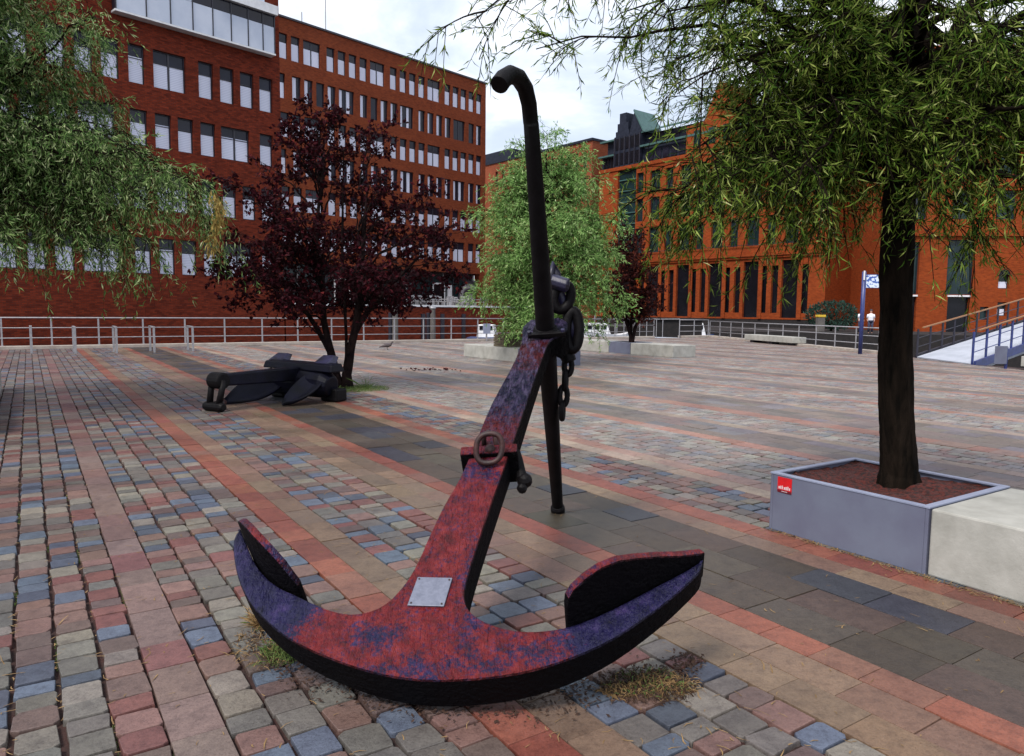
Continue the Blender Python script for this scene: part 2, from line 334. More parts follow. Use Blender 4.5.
# paving bands (s0, s1, kind)
bands = [(-.79, -.6, 'pink'), (-.6, .36, 'cob'), (.36, .55, 'pink'), (.55, 1.37, 'cob'), (1.37, 1.56, 'orange'), (1.56, 1.755, 'beige'), (1.755, 2.47, 'cob'),
         (2.47, 2.68, 'beige'), (2.68, 2.885, 'beige'), (2.885, 3.07, 'orange'), (3.07, 3.96, 'slab'), (3.96, 4.165, 'beige'), (4.165, 4.37, 'orange'), (4.37, 5.13, 'cob'),
         (5.13, 5.34, 'beige'), (5.34, 5.56, 'orange'), (5.56, 6.9, 'cob'), (6.9, 7.14, 'orange'), (7.14, 7.92, 'slab'), (7.92, 8.13, 'beige'), (8.13, 9.0, 'cob'),
         (9.0, 9.35, 'orange'), (9.35, 10.6, 'slab'), (10.6, 10.82, 'beige'), (10.82, 12.1, 'cob'), (12.1, 12.35, 'orange'), (12.35, 13.0, 'cob'), (13.0, 13.9, 'slab'), (13.9, 14.1, 'beige')]
s = 14.1
while s < 47:
    for wd, k in ((random.uniform(.9, 1.6), 'cob'), (.22, 'orange'), (random.uniform(.5, 1.1), random.choice(['slab', 'cob'])), (.22, 'beige')):
        bands.append((s, s+wd, k)); s += wd
s = -.79
while s > -21:
    for wd, k in ((random.uniform(.8, 1.3), 'cob'), (.2, 'orange'), (.2, 'beige'), (random.uniform(.6, 1), 'cob'), (.2, 'pink')):
        bands.append((s-wd, s, k)); s -= wd
bands = [(a, c, {'cob': 'cobf', 'slab': 'slabf', 'orange': 'orangef', 'beige': 'beigef'}.get(k, k)) if a > 4.9 else (a, c, k) for a, c, k in bands]  # far bands get paler palettes: grazing sheen put into the stone colours
PAL = dict(
    cobf=[((.21, .195, .18), 8), ((.18, .172, .165), 6), ((.17, .175, .19), 3), ((.225, .175, .155), 7), ((.20, .14, .125), 3), ((.25, .235, .21), 4)],
    slabf=[((.15, .128, .112), 5), ((.13, .115, .105), 4), ((.14, .13, .14), 3), ((.17, .135, .118), 4)],
    orangef=[((.28, .155, .12), 4), ((.25, .13, .10), 3), ((.25, .17, .14), 3)], beigef=[((.27, .215, .17), 5), ((.24, .185, .15), 3)],
    cob=[((.11, .103, .095), 8), ((.15, .138, .12), 5), ((.085, .108, .148), 6), ((.055, .066, .092), 3), ((.15, .092, .08), 8), ((.13, .058, .053), 4), ((.10, .07, .065), 5), ((.18, .165, .14), 2)],
    slab=[((.048, .038, .028), 6), ((.062, .050, .038), 4), ((.034, .035, .046), 4), ((.066, .046, .036), 3)],
    pink=[((.155, .098, .09), 4), ((.145, .105, .094), 3), ((.14, .068, .066), 2)],
    orange=[((.195, .070, .046), 5), ((.165, .052, .038), 3), ((.17, .083, .06), 2)],
    beige=[((.165, .114, .078), 5), ((.14, .10, .072), 3), ((.15, .09, .068), 2)])
rows = []
def nrm_in(x, y): return (y > .9) & (np.abs(x) < 1.0*y+3.2)
for s0, s1, k in bands:
    if k[:3] == 'cob': n = max(1, round((s1-s0)/.16)); l0, l1, gap = .095, .20, .0155
    elif k[:4] == 'slab': n = max(1, round((s1-s0)/.3)); l0, l1, gap = .28, .55, .004
    else: n = 1; l0, l1, gap = .24, .46, .003
    cols = [c for c, q in PAL[k] for _ in range(q)]; cw = (s1-s0)/n
    for i in range(n):
        a0, a1 = s0+i*cw, s0+(i+1)*cw; sc = (a0+a1)/2
        tmax = 31.05
        for side_t in (0,):
            L = rng.uniform(l0, l1, 600 if k[:3] == 'cob' else 320); tt = -4+rng.uniform(0, .3)+np.concatenate([[0], np.cumsum(L)])
            t0, t1 = tt[:-1], tt[1:]; ok = (t1 < tmax); t0, t1 = t0[ok], t1[ok]
            tc_ = (t0+t1)/2; x = sc*S[0]+tc_*T[0]; y = sc*S[1]+tc_*T[1]
            # right edge of the plaza
            xr = np.interp(y, [8, 22.8, 27, 46], [16.4, 14.3, 14.4, 12.2])-.15
            ok = nrm_in(x, y) & (x < xr)
            ci = rng.integers(0, len(cols), len(t0)); cc_ = np.array(cols)[ci]
            for q in np.nonzero(ok)[0]: rows.append((a0, a1, t0[q], t1[q], gap, 1 if k[:3] == 'cob' else 0, y[q], *cc_[q]))
rows = np.array(rows)
rows[:, 7:10] *= rng.uniform(.98, 1.26, (len(rows), 1)); rows[:, 7:10] *= rng.uniform(.96, 1.04, (len(rows), 3))
def stones(D, name, rings, octo):
    n = len(D); a0, a1, t0, t1, g, cob = D[:, 0], D[:, 1], D[:, 2], D[:, 3], D[:, 4], D[:, 5]
    j = lambda k=1.: rng.normal(0, 1, n)*.0026*cob*k
    x0, x1, y0, y1 = a0+g*.5+j(), a1-g*.5+j(), t0+g*np.where(cob > 0, .31, .4)+j(.5), t1-g*np.where(cob > 0, .31, .4)+j(.5)
    cx, cy, hx, hy = (x0+x1)/2, (y0+y1)/2, (x1-x0)/2, (y1-y0)/2
    if octo:
        cr = np.where(cob > 0, rng.uniform(.08, .26, n)*np.minimum(hx, hy), .003)
        base = [(1, -1, 0, 1), (1, 1, 0, -1), (1, 1, -1, 0), (-1, 1, 1, 0), (-1, 1, 0, -1), (-1, -1, 0, 1), (-1, -1, 1, 0), (1, -1, -1, 0)]
        U = np.array(base, float); px = U[:, 0][None]*hx[:, None]+U[:, 2][None]*cr[:, None]; py = U[:, 1][None]*hy[:, None]+U[:, 3][None]*cr[:, None]
        m_ = 8
    else:
        U = np.array([(1, -1), (1, 1), (-1, 1), (-1, -1)], float); px = U[:, 0][None]*hx[:, None]; py = U[:, 1][None]*hy[:, None]; m_ = 4
    # skew of each stone
    px = px+rng.normal(0, .0035, px.shape)*cob[:, None]; py = py+rng.normal(0, .0035, py.shape)*cob[:, None]
    dz = rng.normal(0, .0018, n); tx = rng.normal(0, .007, n)*cob; ty = rng.normal(0, .007, n)*cob
    V = []
    for ins, z in rings:
        f = np.where(cob > 0, 1, .35)*ins
        qx = px*(1-f/hx)[:, None]; qy = py*(1-f/hy)[:, None]
        zz_ = z+dz[:, None]+(tx[:, None]*qx+ty[:, None]*qy) if z > -.015 else z+0*qx
        sx_, sy_ = cx[:, None]+qx, cy[:, None]+qy
        V.append(np.stack([sx_*S[0]+sy_*T[0], sx_*S[1]+sy_*T[1], zz_], -1))
    V = np.stack(V, 1); nr = len(rings)   # n, nr, m, 3
    idx = np.arange(n*nr*m_).reshape(n, nr, m_)
    Fs = []
    for r_ in range(nr-1):
        for k in range(m_): Fs.append(np.stack([idx[:, r_, k], idx[:, r_, (k+1) % m_], idx[:, r_+1, (k+1) % m_], idx[:, r_+1, k]], -1))
    if m_ == 8:
        for q in ((0, 1, 2, 3), (0, 3, 4, 7), (4, 5, 6, 7)): Fs.append(np.stack([idx[:, -1, i] for i in q], -1))
    else: Fs.append(np.stack([idx[:, -1, i] for i in range(4)], -1))
    F = np.stack(Fs, 1); col = np.repeat(np.concatenate([D[:, 7:10], np.ones((n, 1))], 1)[:, None], F.shape[1], 1)
    return tag(npmesh(name, V.reshape(-1, 3), F.reshape(-1, 4), 'paving', col=col.reshape(-1, 4)), kind='structure')
near = rows[:, 6] < 9
stones(rows[near], 'paving_near', [(0, -.024), (.0008, -.007), (.002, -.0015), (.004, 0)], True)
stones(rows[~near], 'paving_far', [(0, -.02), (.002, -.003), (.009, 0)], False)
# kerb under the railing
b = MB(); b.obox(ST(-22, 31.4, .04), ST(30.4, 31.4, .04), .42, .12); b.obox(ST(32.7, 31.4, .04), ST(35.2, 31.4, .04), .42, .12)
struct('kerb', b, 'slab_step', bevel=.01)
b = MB(); b.obox((CORN[0], CORN[1], .04), (Q[0], Q[1], .04), .36, .12)
struct('kerb', b, 'slab_step', bevel=.01)

# ------------------------------------------------------------------ hero anchor
n_ = Vector((-0.09314, -0.47072, 0.87735)).normalized(); u_ = Vector((1, 0, 0)); u_ = (u_-n_*u_.dot(n_)).normalized(); v_ = n_.cross(u_)
AO = Vector((-0.2561, 2.6131, 0.1806))
anch = bpy.data.objects.new('admiralty_anchor', None); C.objects.link(anch)
am = Matrix((u_, v_, n_)).transposed().to_4x4(); am.translation = AO; anch.matrix_world = am
tag(anch, 'large iron anchor in worn red and blue paint propped up on its black stock', 'anchor')
outl = [(.38, 2.70, 1), (.325, 2.60, 0), (.318, 2.45, 0), (.27, 2.188, 0), (.139, 1.743, 0), (.059, 1.381, 0), (.0, 1.13, 0), (-.066, .93, 0), (-.118, .73, 0), (-.148, .6, 0), (-.18, .50, 0), (-.215, .43, 0),
        (-.26, .37, 0), (-.32, .335, 0), (-.40, .325, 0), (-.49, .35, 0), (-.58, .395, 0), (-.66, .44, 0), (-.73, .478, 0), (-.807, .536, 0), (-.892, .63, 0), (-.97, .75, 0), (-1.036, .86, 1),
        (-1.045, .79, 0), (-1.0, .66, 0), (-.925, .515, 0), (-.831, .39, 0), (-.737, .30, 0), (-.635, .222, 0), (-.51, .15, 0), (-.363, .084, 0), (-.22, .034, 0), (-.08, .005, 0), (.05, -.003, 0),
        (.19, .001, 0), (.34, .022, 0), (.50, .070, 0), (.662, .146, 0), (.847, .272, 0), (.975, .378, 0), (1.05, .452, 0), (1.075, .515, 1), (1.0, .462, 0), (.85, .38, 0), (.70, .298, 0), (.57, .237, 0), (.47, .205, 0),
        (.36, .195, 0), (.265, .207, 0), (.187, .237, 0), (.125, .277, 0), (.085, .325, 0), (.068, .38, 0), (.07, .45, 0), (.10, .62, 0), (.165, .93, 0), (.268, 1.389, 0), (.376, 1.90, 0), (.456, 2.25, 0), (.50, 2.40, 0), (.60, 2.50, 0), (.625, 2.62, 0), (.57, 2.70, 1)]
def smoothloop(L, k=3):
    out = []; n = len(L)
    for i in range(n):
        p0, p1, p2, p3 = [Vector(L[(i+d) % n][:2]) for d in (-1, 0, 1, 2)]
        if L[i][2]: p0 = p1
        if L[(i+1) % n][2]: p3 = p2
        for j in range(k):
            t = j/k; out.append(tuple(.5*((2*p1)+(-p0+p2)*t+(2*p0-5*p1+4*p2-p3)*t*t+(-p0+3*p1-3*p2+p3)*t**3)))
    return out
ol = smoothloop(outl, 3)
def backc(a, b_):
    if b_ < .9: return -.18+.05*min(1, abs(a)/1.05)**2
    if b_ > 2.45: return -.19
    return -.18+.035*(b_-.9)/1.5
n = len(ol); b = MB()
# rounded rim: front inset loop + rim loop + back rim
def off(i, d):
    p, q, r_ = Vector(ol[i-1]), Vector(ol[i]), Vector(ol[(i+1) % n]); t = (r_-p).normalized(); return q+Vector((t.y, -t.x))*(-d)
area = sum(ol[i][0]*ol[(i+1) % n][1]-ol[(i+1) % n][0]*ol[i][1] for i in range(n))
sg = 1 if area > 0 else -1
loops = [[(*off(i, sg*.012), 0) for i in range(n)], [(*off(i, sg*.0035), -.0035) for i in range(n)], [(*ol[i], -.012) for i in range(n)],
         [(*ol[i], backc(*ol[i])+.012) for i in range(n)], [(*off(i, sg*.012), backc(*ol[i])) for i in range(n)]]
vs = [p for l in loops for p in l]; fs = []
for l in range(4):
    for i in range(n):
        f = (l*n+i, l*n+(i+1) % n, (l+1)*n+(i+1) % n, (l+1)*n+i); fs.append(f if area < 0 else f[::-1])
from mathutils.geometry import delaunay_2d_cdt
cd = delaunay_2d_cdt([Vector(p) for p in ol], [(i, (i+1) % n) for i in range(n)], [], 1, 1e-6)
cmap = {i: min(range(n), key=lambda j: (Vector(ol[j])-q_).length) for i, q_ in enumerate(cd[0])}
for t_ in cd[2]:
    t_ = [cmap[i] for i in t_]
    A2 = (Vector(ol[t_[1]])-Vector(ol[t_[0]])).cross(Vector(ol[t_[2]])-Vector(ol[t_[0]]))
    t_ = tuple(t_) if A2 > 0 else tuple(t_)[::-1]
    fs.append(t_); fs.append(tuple(4*n+i for i in t_[::-1]))
b.add(vs, fs)
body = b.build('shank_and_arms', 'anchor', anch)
# palms: plates along the inner edge of each arm, standing up through the plane of the anchor
def palm(base, thick, side):
    b = MB(); n = len(base)
    vs = []
    for i, (a, b_, h, lo) in enumerate(base):
        p = Vector(base[max(0, i-1)][:2]); q = Vector(base[min(n-1, i+1)][:2]); t = (q-p).normalized(); nn = Vector((-t.y, t.x))*side
        for c in (h, h*.5, -.18-lo*.5, -.18-lo):
            pass
        e = thick
        vs += [(a, b_, h), (a+nn.x*e, b_+nn.y*e, h), (a+nn.x*e, b_+nn.y*e, lo), (a, b_, lo)]
    fs = []
    for i in range(n-1):
        k = i*4
        for j in range(4): fs.append((k+j, k+(j+1) % 4, k+4+(j+1) % 4, k+4+j))
    fs += [(3, 2, 1, 0), tuple(range((n-1)*4, n*4))]
    return b.add(vs, fs)
PR = [(.488, .203, .10, -.16), (.497, .207, .165, -.2), (.52, .218, .20, -.22), (.57, .243, .232, -.24), (.63, .275, .248, -.25), (.70, .312, .24, -.24), (.78, .352, .205, -.22), (.87, .40, .155, -.19), (.97, .452, .095, -.15), (1.05, .498, .05, -.13), (1.085, .520, .03, -.12)]
PLf = [(-.645, .455, .03, -.14), (-.67, .46, .09, -.17), (-.70, .475, .15, -.2), (-.75, .505, .21, -.22), (-.807, .55, .245, -.22), (-.86, .605, .25, -.22), (-.91, .665, .225, -.2), (-.96, .74, .16, -.18), (-1.01, .82, .085, -.14), (-1.045, .875, .03, -.12)]
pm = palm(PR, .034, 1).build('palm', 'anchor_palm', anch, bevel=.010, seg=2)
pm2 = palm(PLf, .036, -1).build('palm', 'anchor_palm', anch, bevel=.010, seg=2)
# stock, in the anchor frame (c axis), through (a=.474, b=2.505)
SA, SB = .4744, 2.5048
pts = []; rad = []
for i in range(15):
    c = -1.588+i*(1.588+1.33)/14; pts.append((SA, SB, c)); d = abs(c+.08)/1.5; rad.append(.064-.023*d)
inv0 = am.inverted()
endw = Vector((-.075, 3.79, 2.665)); e_l = am.inverted() @ endw
p0 = Vector((SA, SB, 1.33)); p1 = p0+Vector((0, 0, .155)); p2 = e_l
tops = [Vector(q) for q in ((.089, 4.175, 2.585), (.078, 4.12, 2.665), (.055, 4.05, 2.728), (.018, 3.965, 2.757), (-.025, 3.885, 2.748), (-.058, 3.825, 2.708), (-.080, 3.785, 2.665))]
for i, q in enumerate(tops): pts.append(tuple(inv0 @ q)); rad.append(.042+.0009*i)
b = MB(); b.tube(pts, rad, 20); stock = b.build('stock', 'black_iron', anch, smooth=False, bevel=.006)
for p in stock.data.polygons: p.use_smooth = len(p.vertices) == 4
b = MB(); b.tube([(SA, SB, -1.60), (SA, SB, -1.575), (SA, SB, -1.55), (SA, SB, -1.53)], [.052, .056, .054, .043], 18); b.build('foot_flange', 'black_iron', anch, bevel=.004)
# stock collar with its key and pins
b = MB(); b.tube([(SA, SB, .0), (SA, SB, .02), (SA, SB, .045)], [.085, .083, .07], 20); b.build('collar', 'black_iron', anch, bevel=.004)
b = MB(); b.obox((SA-.115, SB-.075, .03), (SA+.125, SB-.075, .03), .035, .03, (0, 0, 1)); key = b.build('key', 'black_iron', anch, bevel=.005)
for a in (-.105, .11):
    b = MB(); b.tube([(SA+a, SB-.075, .04), (SA+a, SB-.075, .062)], .014, 10); b.build('pin', 'iron_edge', key, bevel=.003)
# band with rust ring
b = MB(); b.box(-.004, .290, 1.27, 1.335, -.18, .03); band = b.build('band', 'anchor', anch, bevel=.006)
rc = Vector((.152, 1.245, .08)); ring = []
for i in range(28):
    t = 2*math.pi*i/28; x, y = math.copysign(abs(math.cos(t))**.8, math.cos(t))*.066, math.copysign(abs(math.sin(t))**.8, math.sin(t))*.088
    ring.append(rc+Vector((x+.08*y, y*.52, y*.66)))
b = MB(); b.tube(ring, .0145, 10, closed=True); b.build('ring', 'rust', anch, smooth=True)
b = MB(); b.tube([(.115, 1.36, .0), (.115, 1.38, .05), (.14, 1.385, .075), (.175, 1.37, .07), (.18, 1.345, .03), (.18, 1.33, 0)], .014, 8); b.ball((.15, 1.30, .025), .03, 10); b.build('ring_staple', 'rust', anch, smooth=True)
b = MB(); b.tube([(.27, 1.38, -.06), (.285, 1.34, -.09), (.295, 1.29, -.12), (.30, 1.25, -.14)], [.03, .028, .028, .034], 10); b.ball((.315, 1.24, -.145), .042, 10); b.ball((.30, 1.20, -.16), .03, 8); b.build('band_lug', 'black_iron', anch, bevel=.004)
# plaque
b = MB(); pq = [(-.165, .345), (-.012, .330), (.012, .477), (-.138, .492)]
b.add([(*p, .001) for p in pq]+[(*p, .009) for p in pq], [(3, 2, 1, 0), (4, 5, 6, 7), (0, 1, 5, 4), (1, 2, 6, 5), (2, 3, 7, 6), (3, 0, 4, 7)]); plq = b.build('plaque', 'plaque', anch, bevel=.0015)
for (x_, y_) in ((-.150, .355), (-.022, .342), (.0, .466), (-.130, .480)): b = MB(); b.tube([(x_, y_, .009), (x_, y_, .0115)], .0042, 8); b.build('screw', 'rust', plq)
# shackle and hanging chain behind the head (world coordinates into anchor frame)
inv = am.inverted()
def Wp(px, py, Y):   # helper evaluated once to lay out the chain at its own depth
    return Vector(((px-512)/735*Y, Y, 1.55-(py-309.8-.01*(px-512))/735*Y))
def loopw(c, ax1, ax2, r1, r2, n=22):
    return [inv @ (Vector(c)+Vector(ax1)*r1*math.cos(2*math.pi*i/n)+Vector(ax2)*r2*math.sin(2*math.pi*i/n)) for i in range(n)]
b = MB()
bow = [Vector((.255, 5.02, 1.42)), Vector((.25, 5.02, 1.62)), Vector((.255, 5.02, 1.78)), Vector((.275, 5.02, 1.86)), Vector((.295, 5.03, 1.80)), Vector((.32, 5.04, 1.66)), Vector((.37, 5.05, 1.56)), Vector((.41, 5.05, 1.44)), Vector((.41, 5.05, 1.34))]
b.tube([inv @ p for p in bow], [.03, .03, .026, .024, .028, .036, .04, .04, .04], 12); sh = b.build('shackle', 'iron_edge', anch, smooth=True)
b = MB()
b.tube(loopw(Wp(561, 297, 5.0), (1, .2, -.35), (.3, .1, 1), .055, .085), .034, 12, closed=True); b.build('chain_link', 'black_iron', sh, smooth=True)
b = MB(); b.tube([inv @ Wp(549, 281, 4.98), inv @ Wp(551, 281.5, 4.98), inv @ Wp(566, 286, 4.95), inv @ Wp(568, 286.5, 4.95)], [.035, .05, .05, .03], 10); b.build('shackle_bolt', 'iron_edge', sh, bevel=.006)
b = MB(); b.tube([inv @ Wp(562, 344, 5.05), inv @ Wp(570, 362, 5.03)], [.06, .05], 10); b.build('shackle_pin', 'black_iron', sh, bevel=.01)
b = MB(); b.tube(loopw(Wp(572, 330, 5.0), (1, 0, 0), (0, .1, 1), .045, .13), .036, 10, closed=True); b.build('chain_link', 'black_iron', sh, smooth=True)
links = [(568, 366, .06, .03, 1), (565.5, 380, .065, .018, 0), (564, 396, .066, .03, 1), (563, 411, .058, .018, 0)]
for px, py, r2, r1, o_ in links:
    ax = (1, .2, 0) if o_ else (.25, 1, 0)
    b = MB(); b.tube(loopw(Wp(px, py, 5.03), ax, (0, 0, 1), .026, r2), .020, 8, closed=True); b.build('chain_link', 'black_iron', sh, smooth=True)

# ------------------------------------------------------------------ second, stockless anchor lying down
Oc = Vector((-3.57, 12.36, 0)); ang = math.atan2(-.87, -.49)   # local +X points from the head to the shackle
a2 = empty('stockless_anchor', Oc, ang, 'black stockless ship anchor lying on its side on the plaza beside the plum tree', 'anchor')
def flk(l, tip, rise, tilt):
    b = MB(); n = 14; prof = []
    for i in range(n+1):
        t = i/n; wd = .205*math.sin(math.pi*min(1, (t*.82+.22)))**.7 if t < 1 else .02
        x = .02+tip*t; prof.append((x, wd*(1-.1*t)+.01, rise*(1-t)**1.3))
    vs = []; 
    for x, wd, z in prof:
        for yy, dz in ((-1, .07), (-.62, .02), (0, -.005), (.62, .02), (1, .07)): vs.append((x, l+yy*wd, z+dz+.03+tilt*yy*wd))
        for yy, dz in ((1, .02), (0, -.05), (-1, .02)): vs.append((x, l+yy*wd, max(.005, z+dz+.0+tilt*yy*wd)))
    fs = []
    for i in range(n):
        for k in range(8): fs.append((i*8+k, i*8+(k+1) % 8, (i+1)*8+(k+1) % 8, (i+1)*8+k))
    fs += [tuple(range(7, -1, -1)), tuple(range(n*8, n*8+8))]
    return b.add(vs, fs)
b = MB(); b.add([(0, -.10, .33), (0, .10, .33), (0, .10, .57), (0, -.10, .57), (1.62, -.085, .37), (1.62, .085, .37), (1.62, .085, .55), (1.62, -.085, .55)], [(0, 1, 2, 3), (7, 6, 5, 4), (0, 4, 5, 1), (1, 5, 6, 2), (2, 6, 7, 3), (3, 7, 4, 0)])
b.build('shank', 'navy_iron', a2, bevel=.025, seg=3)
b = MB(); b.tube([(1.66, -.13, .455), (1.66, -.115, .455), (1.66, .115, .455), (1.66, .13, .455)], [.10, .125, .125, .10], 18); b.build('shackle_eye', 'black_iron', a2, bevel=.01)
shk = MB()
for sy in (-1, 1): shk.tube([(1.66, sy*.115, .46), (1.70, sy*.118, .30), (1.74, sy*.10, .10)], [.052, .045, .05], 12)
shk = shk.build('shackle', 'black_iron', a2, smooth=True)
b = MB(); b.tube([(1.74, -.21, .072), (1.74, -.17, .072), (1.74, .17, .072), (1.74, .21, .072)], [.055, .07, .07, .05], 14); b.build('shackle_pin', 'black_iron', shk, bevel=.008)
b = MB(); b.tube([(1.70, -.10, .09), (1.60, -.04, .11), (1.62, .06, .13), (1.72, .10, .10)], .045, 10); b.build('chain_link', 'rust', shk, smooth=True)
f1 = flk(.44, .82, .40, -.30).build('fluke', 'navy_iron', a2, smooth=False, bevel=.008); f2 = flk(-.46, 1.2, .34, -.75).build('fluke', 'navy_iron', a2, bevel=.008)
b = MB(); b.add([(-.22, -.78, .52), (-.22, .80, .50), (.12, .80, .50), (.12, -.78, .52), (-.16, -.76, .66), (-.16, .78, .64), (.08, .78, .62), (.08, -.76, .64)], [(0, 3, 2, 1), (4, 5, 6, 7), (0, 1, 5, 4), (1, 2, 6, 5), (2, 3, 7, 6), (3, 0, 4, 7)])
b.build('crown_plate', 'navy_iron', a2, bevel=.025, seg=3)
b = MB(); b.tube([(-.02, -.60, .27), (-.02, -.52, .29), (-.02, 0, .31), (-.02, .55, .29), (-.02, .68, .27)], [.17, .22, .25, .23, .16], 16); b.build('crown', 'navy_iron', a2, bevel=.02)
for f_ in (f1, f2):
    f_.modifiers.clear(); sb_ = f_.modifiers.new('sub', 'SUBSURF'); sb_.levels = sb_.render_levels = 2; f_.data.polygons.foreach_set('use_smooth', [True]*len(f_.data.polygons))
for l0 in (-.86, .22):
    b = MB(); b.add([(-.24, l0, .60), (-.24, l0+.36, .60), (.02, l0+.34, .60), (.02, l0+.02, .60), (-.36, l0+.04, .73), (-.36, l0+.32, .73), (-.26, l0+.31, .76), (-.26, l0+.05, .76)], [(0, 3, 2, 1), (4, 5, 6, 7), (0, 1, 5, 4), (1, 2, 6, 5), (2, 3, 7, 6), (3, 0, 4, 7)])
    b.build('tripping_palm', 'iron_edge', a2, bevel=.02, seg=3)
b = MB(); b.box(-.28, -.02, .42, .78, 0.005, .22); b.build('crown_foot', 'black_iron', a2, bevel=.03); b = MB(); b.box(-.3, .0, -.72, -.42, 0.005, .22); b.build('crown_foot', 'black_iron', a2, bevel=.03)

# ------------------------------------------------------------------ planters
def planter(s0, s1, t0, t1, steel, label, group, h=.41):
    """steel tree box from steel[0]..steel[1]; pale concrete blocks on the rest of t0..t1"""
    e = empty('tree_planter', ST((s0+s1)/2, (steel[0]+steel[1])/2), RZT, label, 'planter', group)
    oc = ((s0+s1)/2, (steel[0]+steel[1])/2); L = lambda s, t: (s-oc[0], t-oc[1])
    a0, q0 = L(s0, steel[0]); a1, q1 = L(s1, steel[1]); wl = .022
    b = MB(); b.box(a0, a1, q0, q0+wl, 0, h-.008); b.box(a0, a1, q1-wl, q1, 0, h-.008); b.box(a0, a0+wl, q0+wl, q1-wl, 0, h-.008); b.box(a1-wl, a1, q0+wl, q1-wl, 0, h-.008)
    st = b.build('steel_box', 'steel_box', e, bevel=.004)
    b = MB(); r_ = .042; b.box(a0-.004, a1+.004, q0-.004, q0+r_, h-.008, h+.004); b.box(a0-.004, a1+.004, q1-r_, q1+.004, h-.008, h+.004); b.box(a0-.004, a0+r_, q0+r_, q1-r_, h-.008, h+.004); b.box(a1-r_, a1+.004, q0+r_, q1-r_, h-.008, h+.004)
    b.build('rim', 'steel_rim', st, bevel=.002)
    # mulch
    g = 26; vs = []; fs = []
    for i in range(g+1):
        for j in range(g+1):
            x = a0+wl+(a1-a0-2*wl)*i/g; y = q0+wl+(q1-q0-2*wl)*j/g; d = math.hypot(x-(a0+a1)/2, y-(q0+q1)/2)
            vs.append((x, y, h-.03+.012*math.sin(x*9)*math.cos(y*7)+random.uniform(-.010, .010)-(.05*math.exp(-(d/.2)**2))))
    for i in range(g):
        for j in range(g): k = i*(g+1)+j; fs.append((k, k+g+1, k+g+2, k+1))
    MB().add(vs, fs).build('mulch', 'mulch', e)
    for bl in BL:
        (u0_, u1_) = bl; x0, y0 = L(s0, u0_); x1, y1 = L(s1, u1_)
        b = MB(); b.box(x0+.006, x1-.006, y0+.004, y1-.004, 0, h-.005); b.build('concrete_block', 'concrete', e, bevel=.012)
    return e, st
BL = [(.35, 2.195), (-1.6, .345)]
pn, pn_st = planter(4.405, 5.42, -1.6, 3.31, (2.20, 3.31), 'blue grey steel tree planter with a red sticker and pale concrete bench blocks', 'tree planters with concrete bench blocks')
# sticker on the near planter's front (local -X side), near the far end
lx = 4.405-(4.405+5.42)/2; ly = lambda t: t-(2.20+3.31)/2
b = MB(); b.box(lx-.003, lx+.001, ly(3.135), ly(3.25), .285, .392); stk = b.build('sticker', 'red_sticker', pn_st)
b = MB(); b.box(lx-.0045, lx-.0028, ly(3.135), ly(3.25), .283, .30); b.build('sticker_edge', 'sticker_dark', pn_st)
b = MB()
for k, (t_, wd) in enumerate([(3.240, .010), (3.226, .009), (3.212, .007), (3.196, .010), (3.182, .010), (3.168, .009), (3.154, .008)]):
    b.box(lx-.0048, lx-.0030, ly(t_-wd), ly(t_), .307, .325+.004*(k%3))
for t_ in (3.212, 3.200, 3.188, 3.176): b.box(lx-.0062, lx-.0046, ly(t_-.008), ly(t_), .290, .295)
b.build('sticker_print', 'sticker_white', pn_st)
BL = [(18.05, 21.3)]
planter(12.05, 13.1, 16.4, 21.3, (16.4, 18.03), 'concrete bench block and steel tree box carrying a wooden crate', 'tree planters with concrete bench blocks')
BL = [(17.65, 19.75), (20.95, 23.6), (15.9, 16.0)][:2]
planter(18.05, 19.15, 17.65, 23.6, (19.77, 20.93), 'pale concrete planter with a blue grey box under the small dark red tree', 'tree planters with concrete bench blocks')
BL = [(14.6, 16.4), (10.6, 12.8)]
planter(-1.52, -.46, 10.6, 16.4, (12.82, 14.58), 'planter cut by the left edge of the photo under the silvery willow', 'tree planters with concrete bench blocks')
# crate on the mid planter
ce = empty('wooden_crate', ST(12.5, 19.3, .407), RZT, 'weathered slatted wooden crate standing on the concrete bench block', 'crate')
for k in range(5):
    b = MB(); z = .008+k*.075; b.box(-.31, .31, -.33, -.30, z, z+.062); b.box(-.31, .31, .30, .33, z, z+.062); b.box(-.33, -.305, -.30, .30, z, z+.062); b.box(.305, .33, -.30, .30, z, z+.062); b.build('slat', 'crate', ce)
b = MB()
for x in (-.28, .25):
    for y in (-.29, .26): b.box(x, x+.04, y, y+.035, 0, .38)
b.box(-.3, .3, -.3, .3, .34, .352); b.build('corner_posts', 'crate', ce)

# ------------------------------------------------------------------ railings
def railing(name, P0, P1, n, label, h=1.0, posts_mat='steel', tall=()):
    P0, P1 = Vector(P0), Vector(P1); d = P1-P0; L = d.length; e = empty(name, P0, math.atan2(d.y, d.x), label, 'railing', 'railings round the edge of the plaza')
    for z, w_ in ((h, .024), (h*.64, .016), (h*.28, .016)):
        b = MB(); b.tube([(0, 0, z+.1), (L, 0, z+.1)], w_, 8); b.build('rail', posts_mat, e, smooth=True)
    for i in range(n+1):
        x = L*i/n; b = MB(); hh = h+(.18 if i in tall else 0); b.box(x-.028, x+.028, -.012, .012, .1, hh+.1); b.box(x-.06, x+.06, -.05, .05, .1, .115); b.build('post', posts_mat, e)
    return e
railing('plaza_railing', ST(-20.2, 31.4), ST(30.5, 31.4), 34, 'long galvanised three bar railing in front of the red brick wall', tall=(30, 31, 33))
railing('plaza_railing', (CORN[0]-.1, CORN[1]-.2, 0), (Q[0]-.05, Q[1]+.1, 0), 12, 'galvanised railing in front of the dark quay below the orange brick building', h=.88)
